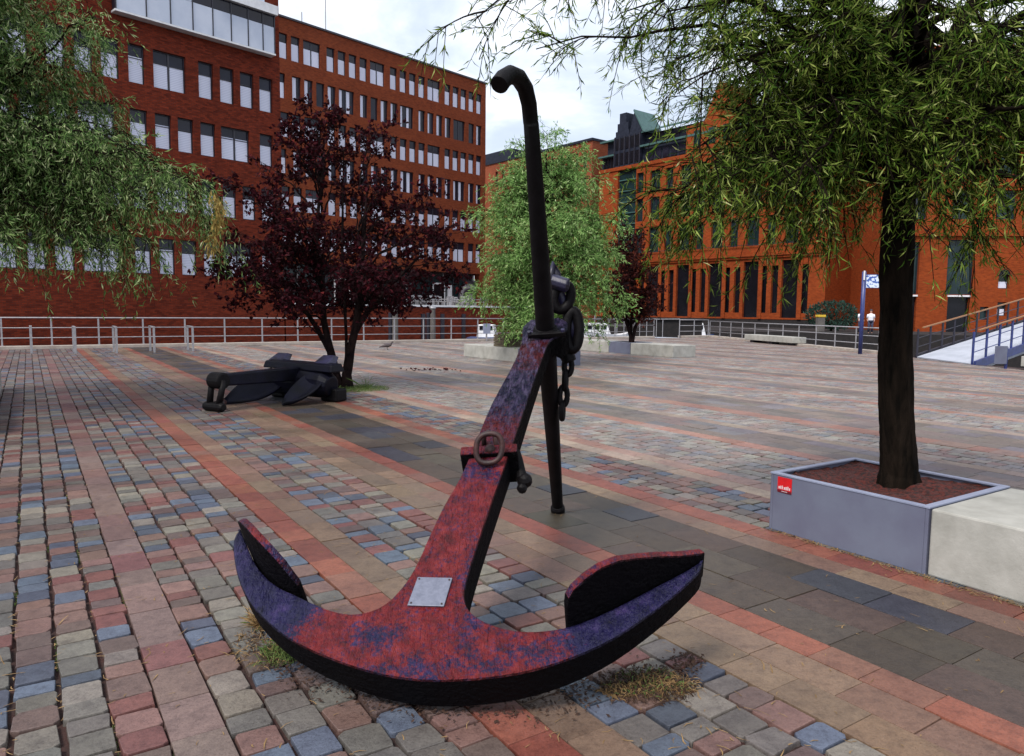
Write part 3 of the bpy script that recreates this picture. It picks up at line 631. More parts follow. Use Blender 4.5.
railing('plaza_railing', ST(32.6, 31.4), ST(35.1, 31.4), 2, 'short far corner piece of galvanised railing right of the sloping gangway', h=.95)

# bicycle hoops
proto = None
for i, (s_, t_, lb) in enumerate([(.04, 28.6, 'flat steel bicycle hoop seen edge on, leftmost of the five'), (1.22, 27.9, 'thick flat steel bicycle hoop, second from the left in front of the railing'), (2.38, 27.75, 'flat steel bicycle hoop, middle one of the row'),
                               (3.5, 27.75, 'flat steel bicycle hoop with both legs showing, fourth from the left'), (4.72, 27.8, 'flat steel bicycle hoop nearest the lying black anchor, rightmost of the five')]):
    if proto is None:
        proto = empty('bicycle_hoop', (0, 0, 0), RZT); 
        for y in (-.5, .5): b = MB(); b.box(-.035, .035, y-.008, y+.008, 0, .86); b.build('leg', 'steel', proto, bevel=.003)
        b = MB(); b.box(-.035, .035, -.508, .508, .862, .878); b.build('top_bar', 'steel', proto, bevel=.003); o = proto
    else: o = copy_tree(proto)
    o.location = ST(s_, t_); tag(o, lb, 'bicycle stand', 'bicycle hoops before the railing')

# ------------------------------------------------------------------ trees
def frames(D):
    D = D/np.linalg.norm(D, axis=1, keepdims=True); r_ = rng.normal(0, 1, D.shape); s_ = np.cross(D, r_); s_ /= np.linalg.norm(s_, axis=1, keepdims=True)+1e-9; return D, s_
def leaves_mesh(name, Pp, D, ln, wd, mat, parent, curl=.25, bright=None):
    n = len(Pp); D, s_ = frames(D); nn = np.cross(D, s_); L = ln*rng.uniform(.6, 1.25, (n, 1)); Wd = wd*rng.uniform(.7, 1.2, (n, 1))
    mid = Pp+D*L*.45+nn*L*.06; tip = Pp+D*L-nn*L*curl*rng.uniform(.2, 1, (n, 1))
    V = np.stack([Pp, mid+s_*Wd*.5, tip, mid-s_*Wd*.5], 1).reshape(-1, 3); F = np.arange(n*4).reshape(n, 4)
    rd = rng.beta(2, 2.2, n) if bright is None else np.clip(rng.beta(2, 2.2, n)+bright, 0, 1)
    return npmesh(name, V, F, mat, parent, rnd=rd)
def bez(p, c, q, n):
    t = np.linspace(0, 1, n)[:, None]; return (1-t)**2*p+2*t*(1-t)*c+t*t*q
def nptubes(polys, rads, sides=5):
    Vs, Fs, k = [], [], 0
    for P, r_ in zip(polys, rads):
        n = len(P); t = np.gradient(P, axis=0); t /= np.linalg.norm(t, axis=1, keepdims=True)+1e-9
        ref = np.array([.31, .95, .1]); u = np.cross(t, ref); u /= np.linalg.norm(u, axis=1, keepdims=True)+1e-9; w_ = np.cross(t, u)
        a = np.arange(sides)*2*np.pi/sides
        V = P[:, None]+(u[:, None]*np.cos(a)[None, :, None]+w_[:, None]*np.sin(a)[None, :, None])*np.asarray(r_)[:, None, None]
        Vs.append(V.reshape(-1, 3)); idx = np.arange(n*sides).reshape(n, sides)+k
        Fs.append(np.stack([idx[:-1], np.roll(idx[:-1], -1, 1), np.roll(idx[1:], -1, 1), idx[1:]], -1).reshape(-1, 4)); k += n*sides
    return np.concatenate(Vs), np.concatenate(Fs)
def unit(v): return v/(np.linalg.norm(v)+1e-9)
def make_tree(name, label, cat, base, trunks, limbs, mats, sub=12, sub_len=(.5, .9), twig=7, twig_len=(.25, .5), leaf_gap=.022, leaf=(.08, .011), droop=.5, group=None, leafdir=.8, trunk_sides=14, rise=.3, twig_r=.003, u0=.22, extra=None):
    """limbs: list of (start point, target point, base radius, density)"""
    root = empty(name, base, 0, label, cat, group); B = np.array(base, float)
    tr = MB()
    for pts, rd in trunks:
        pa = np.array([Vector(p)-Vector(base) for p in pts]); tt_ = np.linspace(0, len(pts)-1, 90); ii = np.arange(len(pts))
        pa2 = np.stack([np.interp(tt_, ii, pa[:, q]) for q in range(3)], 1); rd2 = np.interp(tt_, ii, rd)
        k0 = len(tr.v); ns_ = 30; tr.tube([tuple(p) for p in pa2], list(rd2), ns_); ph = rng.uniform(0, 6, 4)
        for i in range(90):
            for k in range(ns_):
                a_ = 2*math.pi*k/ns_; z_ = pa2[i, 2]; f_ = 1+.05*math.sin(a_*9+1.6*math.sin(z_*3.1+ph[0])+ph[1])+.035*math.sin(a_*5+z_*5+ph[2])+random.uniform(-.022, .022)+.03*math.sin(z_*7+a_*2)
                c_ = Vector(pa2[i]); tr.v[k0+i*ns_+k] = tuple(c_+(Vector(tr.v[k0+i*ns_+k])-c_)*f_)
    tr.build('trunk', mats[0], root, smooth=True)
    polys, rads = [], []; LP, LD = [], []
    for st, tg, r_, dens in limbs:
        st, tg = np.array(st, float), np.array(tg, float); L = np.linalg.norm(tg-st)
        ctrl = st*.5+tg*.5+np.array([0, 0, rise*L])+rng.normal(0, .06*L, 3)
        nseg = 12; P = bez(st, ctrl, tg, nseg); P[1:-1] += rng.normal(0, .012*L, (nseg-2, 3)); polys.append(P); rads.append(r_*(1-.88*np.linspace(0, 1, nseg)))
        ns = max(2, int(sub*dens*L/2.2))
        for k in range(ns):
            u = u0+(1-u0)*(k+rng.uniform(0, 1))/ns; i = min(int(u*(nseg-1)), nseg-2); f = u*(nseg-1)-i; p = P[i]*(1-f)+P[i+1]*f; t = unit(P[i+1]-P[i])
            side = unit(np.cross(t, [0, 0, 1])+1e-6)*rng.choice([-1, 1]); upv = np.cross(side, t)
            d = unit(t*rng.uniform(.35, .9)+side*rng.uniform(.4, 1)+upv*rng.uniform(-.5, .6)); sl = rng.uniform(*sub_len)*(1.15-.5*u)
            q = p+d*sl+np.array([0, 0, -droop*sl*.55]); c = p+d*sl*.55+np.array([0, 0, .08*sl]); m_ = 7; Q_ = bez(p, c, q, m_)
            polys.append(Q_); rads.append(np.maximum(r_*.22*(1-.85*np.linspace(0, 1, m_)), twig_r*1.1))
            for w_ in range(twig):
                v = .12+.88*(w_+rng.uniform(0, 1))/twig; i2 = min(int(v*(m_-1)), m_-2); pp = Q_[i2]*(1-(v*(m_-1)-i2))+Q_[i2+1]*(v*(m_-1)-i2); tt = unit(Q_[i2+1]-Q_[i2])
                dd = unit(tt*.7+rng.normal(0, .55, 3)+np.array([0, 0, -droop*.5])); tl = rng.uniform(*twig_len); qq = pp+dd*tl+np.array([0, 0, -droop*tl*.7]); cc2 = pp+dd*tl*.6
                W_ = bez(pp, cc2, qq, 4); polys.append(W_); rads.append(np.array([twig_r, twig_r*.85, twig_r*.7, twig_r*.4]))
                nl = max(3, int(tl/leaf_gap)); tv = rng.uniform(.05, 1, nl)[:, None]; lp = (1-tv)**2*pp+2*tv*(1-tv)*cc2+tv*tv*qq
                td = unit(qq-pp); ld = td[None]*leafdir+rng.normal(0, .55, (nl, 3))+np.array([0, 0, -.25*droop]); LP.append(lp); LD.append(ld)
    V, F = nptubes(polys, rads); npmesh('branches', V-B, F, mats[0], root, smooth=True)
    LP = np.concatenate(LP); LD = np.concatenate(LD)
    leaves_mesh('foliage', LP-B, LD, leaf[0], leaf[1], mats[1], root)
    return root, len(LP)

cnt = []
# right tree in the near planter
tb = (2.70, 5.06, .34)
trunk = [((2.745, 5.12, .32), (2.735, 5.115, .44), (2.70, 5.10, .8), (2.655, 5.09, 1.3), (2.625, 5.08, 1.78), (2.615, 5.08, 2.4), (2.618, 5.08, 3.0), (2.63, 5.08, 3.45), (2.67, 5.1, 4.4), (2.7, 5.15, 5.4), (2.7, 5.2, 6.2)), [.150, .120, .109, .104, .101, .098, .094, .090, .08, .055, .02]]
limbs = []
def tz(h): return np.array([2.62+.012*max(0, h-3), 5.08, h])
r_near = rng
# upper branches reaching left against the sky
for tg, r_, dn in [((-.42, 4.6, 3.28), .03, .55), ((-.05, 4.4, 3.05), .025, .5), ((.1, 4.9, 3.75), .03, .6), ((.35, 4.3, 3.55), .03, .7), ((.45, 4.8, 3.25), .03, .8), ((.65, 4.1, 3.15), .03, .7), ((.6, 4.9, 4.2), .03, .8),
                   ((.2, 4.4, 4.3), .03, .7), ((1.15, 4.6, 2.75), .03, 1.0), ((1.2, 4.9, 2.5), .03, 1.0), ((1.15, 5.4, 2.4), .03, 1.0), ((.95, 5.1, 3.2), .03, .9), ((.55, 5.3, 3.6), .03, .7), ((1.0, 4.3, 3.3), .03, .9)]:
    limbs.append((tz(random.uniform(2.7, 4.2)), (tg[0]+.17, tg[1], tg[2]), r_, dn))
for tg in [(1.0, 4.4, 2.45), (1.2, 4.2, 2.3), (1.0, 4.8, 2.3), (1.3, 5.2, 2.15), (1.1, 5.6, 2.4), (1.5, 4.0, 2.2), (.9, 4.2, 2.75)]: limbs.append((tz(random.uniform(2.5, 3.2)), tg, .026, 1.0))
# the dense skirt of foliage
for k in range(92):
    a = rng.uniform(0, 2*math.pi); lowf = rng.uniform(0, 1)
    z = 2.04+lowf*1.5; rad_ = rng.uniform(.5, 2.1) if lowf < .5 else rng.uniform(.9, 2.2)
    if math.cos(a) < 0: rad_ *= .84; z += .05
    tg = (2.66+rad_*math.cos(a)*.95, 5.1+rad_*math.sin(a)*.85, z)
    limbs.append((tz(random.uniform(2.3, 3.6)), tg, .028, 1.0))
for k in range(14):
    a = rng.uniform(0, 2*math.pi); rad_ = rng.uniform(.8, 2.2); limbs.append((tz(random.uniform(3.6, 5.2)), (2.75+rad_*math.cos(a), 5.1+rad_*math.sin(a), rng.uniform(3.8, 6.2)), .035, .8))
for tg in [(3.9, 5.0, 3.9), (3.6, 4.4, 4.4), (1.7, 4.8, 3.9), (1.9, 5.6, 4.4)]: limbs.append((tz(2.9), tg, .07, .9))
cnt.append(make_tree('narrow_leaved_tree', 'large narrow leaved olive green tree rising from the steel planter at the right', 'tree', tb, [trunk], limbs, ('bark', 'leaf_near'),
          sub=12, sub_len=(.35, .7), twig=7, twig_len=(.18, .36), leaf_gap=.0185, leaf=(.078, .0082), droop=.38, rise=.2, leafdir=.9)[1])
# left tree
lb = ST(-1.0, 13.7, .34); lx_, ly_ = lb[0], lb[1]
trunk = [((lx_, ly_, .3), (lx_, ly_, .5), (lx_, ly_, 1.5), (lx_+.05, ly_, 3), (lx_, ly_, 4.5), (lx_, ly_, 6)), [.17, .14, .13, .12, .09, .03]]
limbs = []
for k in range(84):
    a = rng.uniform(0, 2*math.pi) if k % 3 else rng.uniform(-1.2, .5); z = 2.55+4.0*rng.uniform(0, 1)**1.3; rm = 3.05 if z < 4.4 else 3.4-(z-3.9)*.6
    rad_ = rm*rng.uniform(.55, 1.0); limbs.append(((lx_, ly_, random.uniform(2.2, 4.6)), (lx_+rad_*math.cos(a), ly_+rad_*math.sin(a), z), .035, 1.0))
for tg in [(-4.15, 10.0, 3.0), (-4.3, 10.4, 3.25), (-4.6, 10.2, 3.4), (-4.1, 10.6, 2.75), (-4.9, 10.2, 2.35), (-5.4, 9.8, 2.2), (-5.1, 10.5, 3.6), (-4.9, 10.0, 2.9), (-6.6, 9.6, 2.2)]: limbs.append(((lx_, ly_, 3.6), tg, .03, .9))
lt, k_ = make_tree('silvery_willow', 'tall drooping silvery green willow tree filling the upper left corner', 'tree', lb, [trunk], limbs, ('bark', 'leaf_left'),
          sub=14, sub_len=(.35, .85), twig=6, twig_len=(.25, .55), leaf_gap=.032, leaf=(.105, .0165), droop=.8, rise=.22); cnt.append(k_)
gp = np.array([-4.02, 10.05, 3.05]); q = rng.uniform(0, 1, 260)[:, None]; gl = gp+np.array([0, 0, -.75])*q+rng.normal(0, .035, (260, 3)); gl[:, 0] += .06*np.sin(q[:, 0]*5)
go = leaves_mesh('yellow_foliage', gl-np.array(lb), np.tile([.1, 0, -1.], (260, 1))+rng.normal(0, .35, (260, 3)), .12, .02, 'leaf_gold', lt); go['label'] = 'yellowing strand of leaves'
# middle light green tree
mbp = ST(12.6, 17.35, .34); mx_, my_ = mbp[0], mbp[1]
trunk = [((mx_, my_, .3), (mx_, my_, 1.2), (mx_, my_, 2.4), (mx_, my_, 4), (mx_-.1, my_, 6)), [.16, .13, .12, .09, .02]]; limbs = []
for k in range(150):
    a = rng.uniform(0, 2*math.pi); z = rng.uniform(1.1, 6.2); rm = np.interp(z, [1.0, 1.8, 3.2, 4.6, 5.6, 6.6], [1.75, 2.3, 2.35, 2.0, 1.3, .45]); rad_ = rm*rng.uniform(.45, 1.0)
    limbs.append(((mx_, my_, min(5, max(1.2, z-.2+rng.uniform(-.4, .4)))), (mx_+rad_*rng.uniform(.8, 1.12)*math.cos(a), my_+rad_*math.sin(a), z), .02, rng.uniform(.85, 1.35)))
for tg in [(mx_-1.2, my_, 5.6), (mx_-1.55, my_, 4.9), (mx_-.2, my_, 6.9), (mx_+.2, my_, 6.6), (mx_+1.0, my_, 5.9), (mx_-2.1, my_, 4.4), (mx_-.9, my_, 6.4)]: limbs.append(((mx_, my_, 3.8), tg, .025, .7))
cnt.append(make_tree('light_green_tree', 'bright light green feathery tree behind the top of the red anchor', 'tree', mbp, [trunk], limbs, ('bark', 'leaf_mid'),
          sub=12, sub_len=(.4, .75), twig=6, twig_len=(.25, .5), leaf_gap=.042, leaf=(.13, .026), droop=.4, rise=.18, twig_r=.003)[1])
# purple plum tree
pb = (-3.25, 14.25, 0)
def lv(x, y, z): return (pb[0]+x, pb[1]+y, z)
stems = [([lv(.05, 0, 0), lv(.03, 0, .25), lv(.10, 0, .7), lv(.24, 0, 1.3), lv(.30, .05, 1.9), lv(.35, .1, 2.8), lv(.45, .1, 3.9)], [.12, .095, .08, .07, .06, .045, .015]),
         ([lv(-.10, 0, 0), lv(-.18, 0, .3), lv(-.30, 0, .8), lv(-.40, 0, 1.3), lv(-.42, 0, 2.0), lv(-.5, -.1, 3.0), lv(-.35, -.1, 4.2)], [.09, .08, .07, .06, .05, .04, .012]),
         ([lv(0, .05, 0), lv(.02, .05, .5), lv(.02, .05, 1.0), lv(-.02, .1, 1.7), lv(-.05, .1, 2.8), lv(0, .1, 4.6)], [.04, .032, .03, .028, .025, .01]),
         ([lv(-.27, 0, .65), lv(-.50, 0, 1.1), lv(-.72, 0, 1.45), lv(-1.1, 0, 1.9), lv(-1.6, 0, 2.3)], [.05, .045, .04, .03, .015]),
         ([lv(.20, 0, 1.05), lv(.42, 0, 1.45), lv(.72, 0, 1.8), lv(1.1, 0, 2.2), lv(1.5, 0, 2.6)], [.05, .045, .04, .03, .015])]
limbs = []
for k in range(58):
    a = rng.uniform(0, 2*math.pi); z = 1.55+3.6*rng.uniform(0, 1)**1.15; rm = np.interp(z, [1.5, 2.0, 3.0, 4.0, 4.6, 5.2], [1.2, 2.0, 2.0, 1.55, 1.15, .5]); rad_ = rm*rng.uniform(.3, 1.18)
    sx0 = .3 if math.cos(a) > 0 else -.4; limbs.append((lv(sx0, 0, min(3.8, max(1.5, z-.9))), lv(rad_*math.cos(a), rad_*math.sin(a)*.8, z), .024, 1.0))
for tg, z0 in [((2.2, 0, 3.0), 2.4), ((2.15, .1, 2.35), 2.0), ((-2.3, 0, 3.1), 2.0), ((-2.55, 0, 2.35), 1.7), ((-2.1, 0, 3.9), 2.2), ((-.55, 0, 5.3), 3.6), ((0, 0, 5.2), 3.8), ((1.7, 0, 3.7), 2.4), ((-2.0, 0, 1.75), 1.3), ((.6, 0, 1.6), 1.2), ((-.9, 0, 1.35), .9)]:
    limbs.append((lv(.3 if tg[0] > 0 else -.42, 0, z0), lv(*tg), .022, .9))
cnt.append(make_tree('purple_plum_tree', 'dark purple leaved plum tree with several stems beside the lying black anchor', 'tree', pb, stems, limbs, ('bark_plum', 'leaf_plum'),
          sub=11, sub_len=(.35, .65), twig=6, twig_len=(.2, .38), leaf_gap=.040, leaf=(.09, .06), droop=.1, rise=.12, leafdir=.3, twig_r=.004)[1])
# far red tree
fb = ST(18.6, 20.35, .34); fx, fy = fb[0], fb[1]; fl = lambda x, y, z: (fx+x, fy+y, z)
stems = [([fl(0, 0, .3), fl(.0, 0, .6), fl(-.25, 0, 1.4), fl(-.5, 0, 2.2)], [.07, .06, .05, .02]), ([fl(.05, 0, .3), fl(.15, 0, .9), fl(.4, 0, 1.6), fl(.6, 0, 2.4)], [.07, .06, .045, .02]), ([fl(0, .1, .3), fl(.05, .1, 2.0), fl(0, .1, 3.8)], [.06, .04, .02])]
limbs = []
for k in range(64):
    a = rng.uniform(0, 2*math.pi); z = rng.uniform(1.3, 4.6); rm = np.interp(z, [1.4, 2.2, 3.2, 4.4], [1.2, 1.65, 1.4, .6]); rad_ = rm*rng.uniform(.3, 1.0); limbs.append((fl(0, 0, max(1.0, z-.9)), fl(rad_*math.cos(a), rad_*math.sin(a), z), .02, 1.0))
cnt.append(make_tree('dark_red_tree', 'small dark red leaved tree in the far concrete planter', 'tree', fb, stems, limbs, ('bark_plum', 'leaf_farplum'),
          sub=9, sub_len=(.35, .65), twig=5, twig_len=(.2, .4), leaf_gap=.07, leaf=(.12, .08), droop=.1, rise=.12, leafdir=.3, twig_r=.006)[1])
print('leaves', cnt)

# ------------------------------------------------------------------ facades
def facade_wall(b, x0, x1, z0, z1, wins, depth=.22):
    """front sheet at y=0 with openings (wx0, wx1, wz0, wz1) and reveals"""
    zs = sorted({z0, z1, *[w_[2] for w_ in wins], *[w_[3] for w_ in wins]})
    zs = [z for z in zs if z0 <= z <= z1]
    for a, c in zip(zs[:-1], zs[1:]):
        zc = (a+c)/2; cuts = sorted((max(w_[0], x0), min(w_[1], x1)) for w_ in wins if w_[2] < zc < w_[3]); x = x0
        for p, q in cuts:
            if p > x+1e-4: b.add([(x, 0, a), (p, 0, a), (p, 0, c), (x, 0, c)], [(0, 1, 2, 3)])
            x = max(x, q)
        if x < x1-1e-4: b.add([(x, 0, a), (x1, 0, a), (x1, 0, c), (x, 0, c)], [(0, 1, 2, 3)])
    for p, q, a, c in wins:
        b.add([(p, 0, a), (q, 0, a), (q, 0, c), (p, 0, c), (p, depth, a), (q, depth, a), (q, depth, c), (p, depth, c)], [(0, 4, 5, 1), (1, 5, 6, 2), (2, 6, 7, 3), (3, 7, 4, 0)])
def body(b, x0, x1, y1, z0, z1):   # back, sides and roof behind a facade
    b.add([(x0, 0, z0), (x0, y1, z0), (x0, y1, z1), (x0, 0, z1)], [(0, 3, 2, 1)]); b.add([(x1, 0, z0), (x1, y1, z0), (x1, y1, z1), (x1, 0, z1)], [(0, 1, 2, 3)])
    b.add([(x0, y1, z0), (x1, y1, z0), (x1, y1, z1), (x0, y1, z1)], [(0, 3, 2, 1)]); b.add([(x0, 0, z1), (x1, 0, z1), (x1, y1, z1), (x0, y1, z1)], [(0, 1, 2, 3)])
def window(par, p, q, a, c, y=.2, blind=.66, mid=False, gl='glass', fr='frame', sp=None):
    e = .055; b = MB(); b.box(p, q, y-.03, y+.03, a, a+e); b.box(p, q, y-.03, y+.03, c-e, c); b.box(p, p+e, y-.03, y+.03, a+e, c-e); b.box(q-e, q, y-.03, y+.03, a+e, c-e)
    ms = [(p+q)/2] if mid else []
    for x in ms: b.box(x-e*.9, x+e*.9, y-.03, y+.03, a+e, c-e)
    hb = a+(c-a)*.66
    b.box(p+e, q-e, y-.02, y+.022, hb-.02, hb+.02) if sp else None
    f = b.build('window', fr, par)
    b = MB(); b.add([(p, y+.012, a), (q, y+.012, a), (q, y+.012, c), (p, y+.012, c)], [(0, 1, 2, 3)]); b.build('pane', gl, f)
    if blind:
        b = MB(); edges = [p+e+.01]+[x for x in ms for x in (x-e*.9-.01, x+e*.9+.01)]+[q-e-.01]
        for i in range(0, len(edges), 2):
            x0_, x1_ = edges[i], edges[i+1]
            if blind > 0: b.add([(x0_, y+.004, a+e), (x1_, y+.004, a+e), (x1_, y+.004, a+(c-a)*blind), (x0_, y+.004, a+(c-a)*blind)], [(0, 1, 2, 3)])
            else: xm = x0_+(x1_-x0_)*-blind; b.add([(x0_, y+.004, a+e), (xm, y+.004, a+e), (xm, y+.004, c-e*1.5), (x0_, y+.004, c-e*1.5)], [(0, 1, 2, 3)])
        b.build('blind', 'blind', f)
    return f
ang1 = math.atan2(.736, .677)
# --- long main building
mb_ = empty('office_building', (-3.3595, 88, 0), ang1, 'long red brick office building with six rows of narrow windows', 'building')
wins = []
for k, ztop in enumerate([26.2, 22.68, 19.28, 16.0, 12.66, 9.15]):
    h = 2.2; A_ = k % 2 == 0
    lst = [(-1.52, -.67), (-2.75, -1.85)]
    if A_: lst += [(-3.99, -3.08), (-5.2, -4.3)]; x = -6.42
    else: x = None
    if A_:
        lst.append((-6.41, -5.54)); xx = -8.89
        while xx > -40:
            lst.append((xx, xx+1.8, 1)); [lst.append((xx-1.26*(j+1), xx-1.26*(j+1)+.9)) for j in range(4)]; xx -= 7.53
    else:
        xx = -5.1
        while xx > -40:
            lst.append((xx, xx+1.76, 1)); [lst.append((xx-1.26*(j+1), xx-1.26*(j+1)+.9)) for j in range(4)]; xx -= 7.51
    for L in lst:
        if L[0] > -29.5: wins.append((L[0], L[1], ztop-h, ztop, len(L) == 3, A_))
b = MB(); facade_wall(b, -45, 0, 5.7, 27.55, [w_[:4] for w_ in wins]); body(b, -45, 0, 18, 5.7, 27.55)
b.add([(-45, .9, 5.7), (0, .9, 5.7), (0, 0, 5.7), (-45, 0, 5.7)], [(0, 3, 2, 1)])
b.build('wall', 'brick_main', mb_)
b = MB(); b.box(-45.1, .12, -.12, 18.1, 27.55, 27.72); b.build('roof_coping', 'frame', mb_)
wins.sort(key=lambda w_: -w_[0]*1-(.0 if w_[3] > 12 else 0))
for i, (p, q, a, c, dbl, A_) in enumerate(wins[:100]):
    bl = random.choice([.64, .64, .66, .7, .6]) if A_ or a < 13 else random.choice([-.5, -.55, -.42, 0, -.5])
    window(mb_, p, q, a, c, blind=bl, mid=dbl)
b = MB(); bb = MB()
for (p, q, a, c, dbl, A_) in wins[100:]:
    b.box(p, q, .19, .22, a, c); bb.add([(p+.06, .185, a+.06), (q-.06, .185, a+.06), (q-.06, .185, a+1.42), (p+.06, .185, a+1.42)], [(0, 1, 2, 3)])
if len(b.v): o = b.build('window', 'glass', mb_); tag(o, kind='stuff'); bb.build('blind', 'blind', o)
b = MB(); b.tube([(-20.2, 2, 27.7), (-20.2, 2, 31.5)], .05, 6); b.tube([(-22.2, 3, 27.7), (-22.2, 3, 29.9)], .05, 6); b.build('roof_mast', 'steel', mb_)
# glazed ground floor, recessed
b = MB(); b.box(-45, -.9, .9, 1.1, 1.4, 5.7); b.build('ground_floor_glazing', 'glass_teal', mb_)
for i in range(24):
    x = -1.2-i*1.55; b = MB(); b.box(x-.05, x+.05, .80, .898, 1.4, 5.68); b.build('mullion', 'frame' if i % 3 else 'steel', mb_)
for x in (-6.6, -12.2, -19.5):
    b = MB(); b.box(x-.95, x-.8, .7, .79, 1.85, 4.5); b.box(x+.8, x+.95, .7, .79, 1.85, 4.5); b.box(x-.8, x+.8, .7, .79, 4.32, 4.5); f = b.build('door_frame', 'white_metal', mb_); b = MB(); b.box(x-.8, x+.8, .74, .77, 1.85, 4.32); b.build('door_glass', 'glass_night', f)
b = MB(); b.box(-5.35, -4.75, .55, .78, 1.85, 4.3); b.build('whitewashed_pier', 'white_metal', mb_)
b = MB(); b.box(-.85, 0, 0, .9, 1.4, 5.7); b.build('corner_pier', 'brick_main', mb_)
# mural: flat panel with abstract wheel
mm, mnt, mbb = newmat('grey mural'); tcx = N(mnt, 'ShaderNodeTexCoord'); mp = N(mnt, 'ShaderNodeMapping'); mp.inputs['Location'].default_value = (1.9, 0, -2.9)
mnt.links.new(tcx.outputs['Object'], mp.inputs[0]); wv = N(mnt, 'ShaderNodeTexWave', wave_type='RINGS', rings_direction='SPHERICAL'); wv.inputs['Scale'].default_value = .32; wv.inputs['Distortion'].default_value = 2.5; mnt.links.new(mp.outputs[0], wv.inputs['Vector'])
rm_ = ramp(mnt, wv.outputs[0], [(.2, (.03, .028, .04)), (.5, (.16, .14, .16)), (.8, (.30, .28, .30))]); mnt.links.new(rm_.outputs[0], mbb.inputs['Base Color'])
b = MB(); b.add([(-4.3, .6, 1.85), (-.9, .6, 1.85), (-.9, .6, 4.9), (-2.3, .6, 4.9), (-3.2, .6, 4.3), (-3.7, .6, 3.2), (-4.3, .66, 1.85), (-.9, .66, 1.85), (-.9, .66, 4.9), (-2.3, .66, 4.9), (-3.2, .66, 4.3), (-3.7, .66, 3.2)], [(0, 1, 2, 3, 4, 5), (11, 10, 9, 8, 7, 6)]+[(i, (i+1) % 6, 6+(i+1) % 6, 6+i)[::-1] for i in range(6)])
b.build('mural', mm, mb_)
# --- wing
wg = empty('brick_wing', (-14.563, 46, 0), ang1, 'nearer red brick wing with a pale glass bay above its window rows', 'building')
ww = []
r1 = [(-1.01, -.15, 0), (-2.22, -1.38, 0), (-3.44, -2.6, 0), (-4.68, -3.84, 0), (-7.13, -5.4, 1), (-8.4, -7.57, 0), (-9.72, -8.85, 0), (-10.95, -10.1, 0), (-12.2, -11.35, 0), (-14.7, -12.95, 1), (-15.95, -15.1, 0)]
r2 = [(-1.05, -.2, 0), (-3.45, -1.71, 1), (-4.66, -3.79, 0), (-5.92, -5.06, 0), (-7.14, -6.28, 0), (-8.42, -7.54, 0), (-10.9, -9.15, 1), (-12.2, -11.3, 0), (-13.4, -12.55, 0), (-14.7, -13.8, 0), (-15.95, -15.1, 0)]
for lst, zt, h in ((r1, 15.26, 1.98), (r2, 11.94, 1.85), (r1, 8.7, 1.95), (r2, 5.25, 1.95)):
    for p, q, d in lst: ww.append((p, q, zt-h, zt, d))
b = MB(); facade_wall(b, -24, .35, -3, 21.0, [w_[:4] for w_ in ww]); body(b, -24, .35, 15, -3, 21.0); b.build('wall', 'brick_old', wg)
for p, q, a, c, d in ww: window(wg, p, q, a, c, blind=random.choice([.64, .66, .62, .7]), mid=bool(d), sp=1)
by = empty('bay_tmp'); bpy.data.objects.remove(by)
b = MB(); b.box(-9.15, -.2, -.55, 0, 16.52, 16.62); b.box(-4.05, -.12, -.75, 0, 18.80, 19.32); bay = b.build('glass_bay', 'white_metal', wg)
xs = [-9.1, -7.6, -6.35, -5.15, -4.02, -2.95, -1.92, -1.0, -.25]
for x0_, x1_ in zip(xs[:-1], xs[1:]):
    zt = 18.12 if x0_ > -5.2 else 18.12
    b = MB(); b.box(x0_+.03, x1_-.03, -.52, -.46, 16.64, zt); b.build('pale_panel', 'panel', bay)
    b = MB(); b.box(x0_+.03, x1_-.03, -.50, -.46, zt+.03, 18.78); b.build('upper_pane', 'glass' if x0_ > -5.2 else 'panel', bay)
for x0_ in xs: b = MB(); b.box(x0_-.03, x0_+.03, -.55, -.45, 16.62, 18.79); b.build('mullion', 'frame', bay)
b = MB(); b.box(-9.1, -.25, -.44, -.02, 16.63, 18.79); b.build('bay_interior', 'frame', bay)
b = MB(); b.box(-3.9, -.9, -.6, -.5, 19.33, 20.6); b.box(-24, -4.2, -.5, -.02, 18.82, 20.2); b.build('upper_glass', 'panel', bay)
# --- terrace wall in front of the main building
tw = empty('terrace_wall', (-14.3, 46.26, 0), ang1, 'low red brick terrace wall with a white ledge behind the railing', 'wall')
b = MB(); b.box(.1, 23.5, 0, .4, -3, 1.70); b.build('wall', 'brick_old', tw)
b = MB(); b.box(.1, 23.6, -.08, .5, 1.702, 1.84); b.build('ledge', 'white_metal', tw, bevel=.01)
b = MB(); b.box(.1, 23.4, .52, 27, 1.2, 1.70); b.build('terrace_floor', 'slab_step', tw)
for x in (11.3, 13.2, 15.4):
    b = MB(); b.box(x-.16, x+.16, -.12, -.004, -3, 1.2); b.build('shade_strip', 'frame', tw)  # dark boxes on the wall face stand in for shaded strips
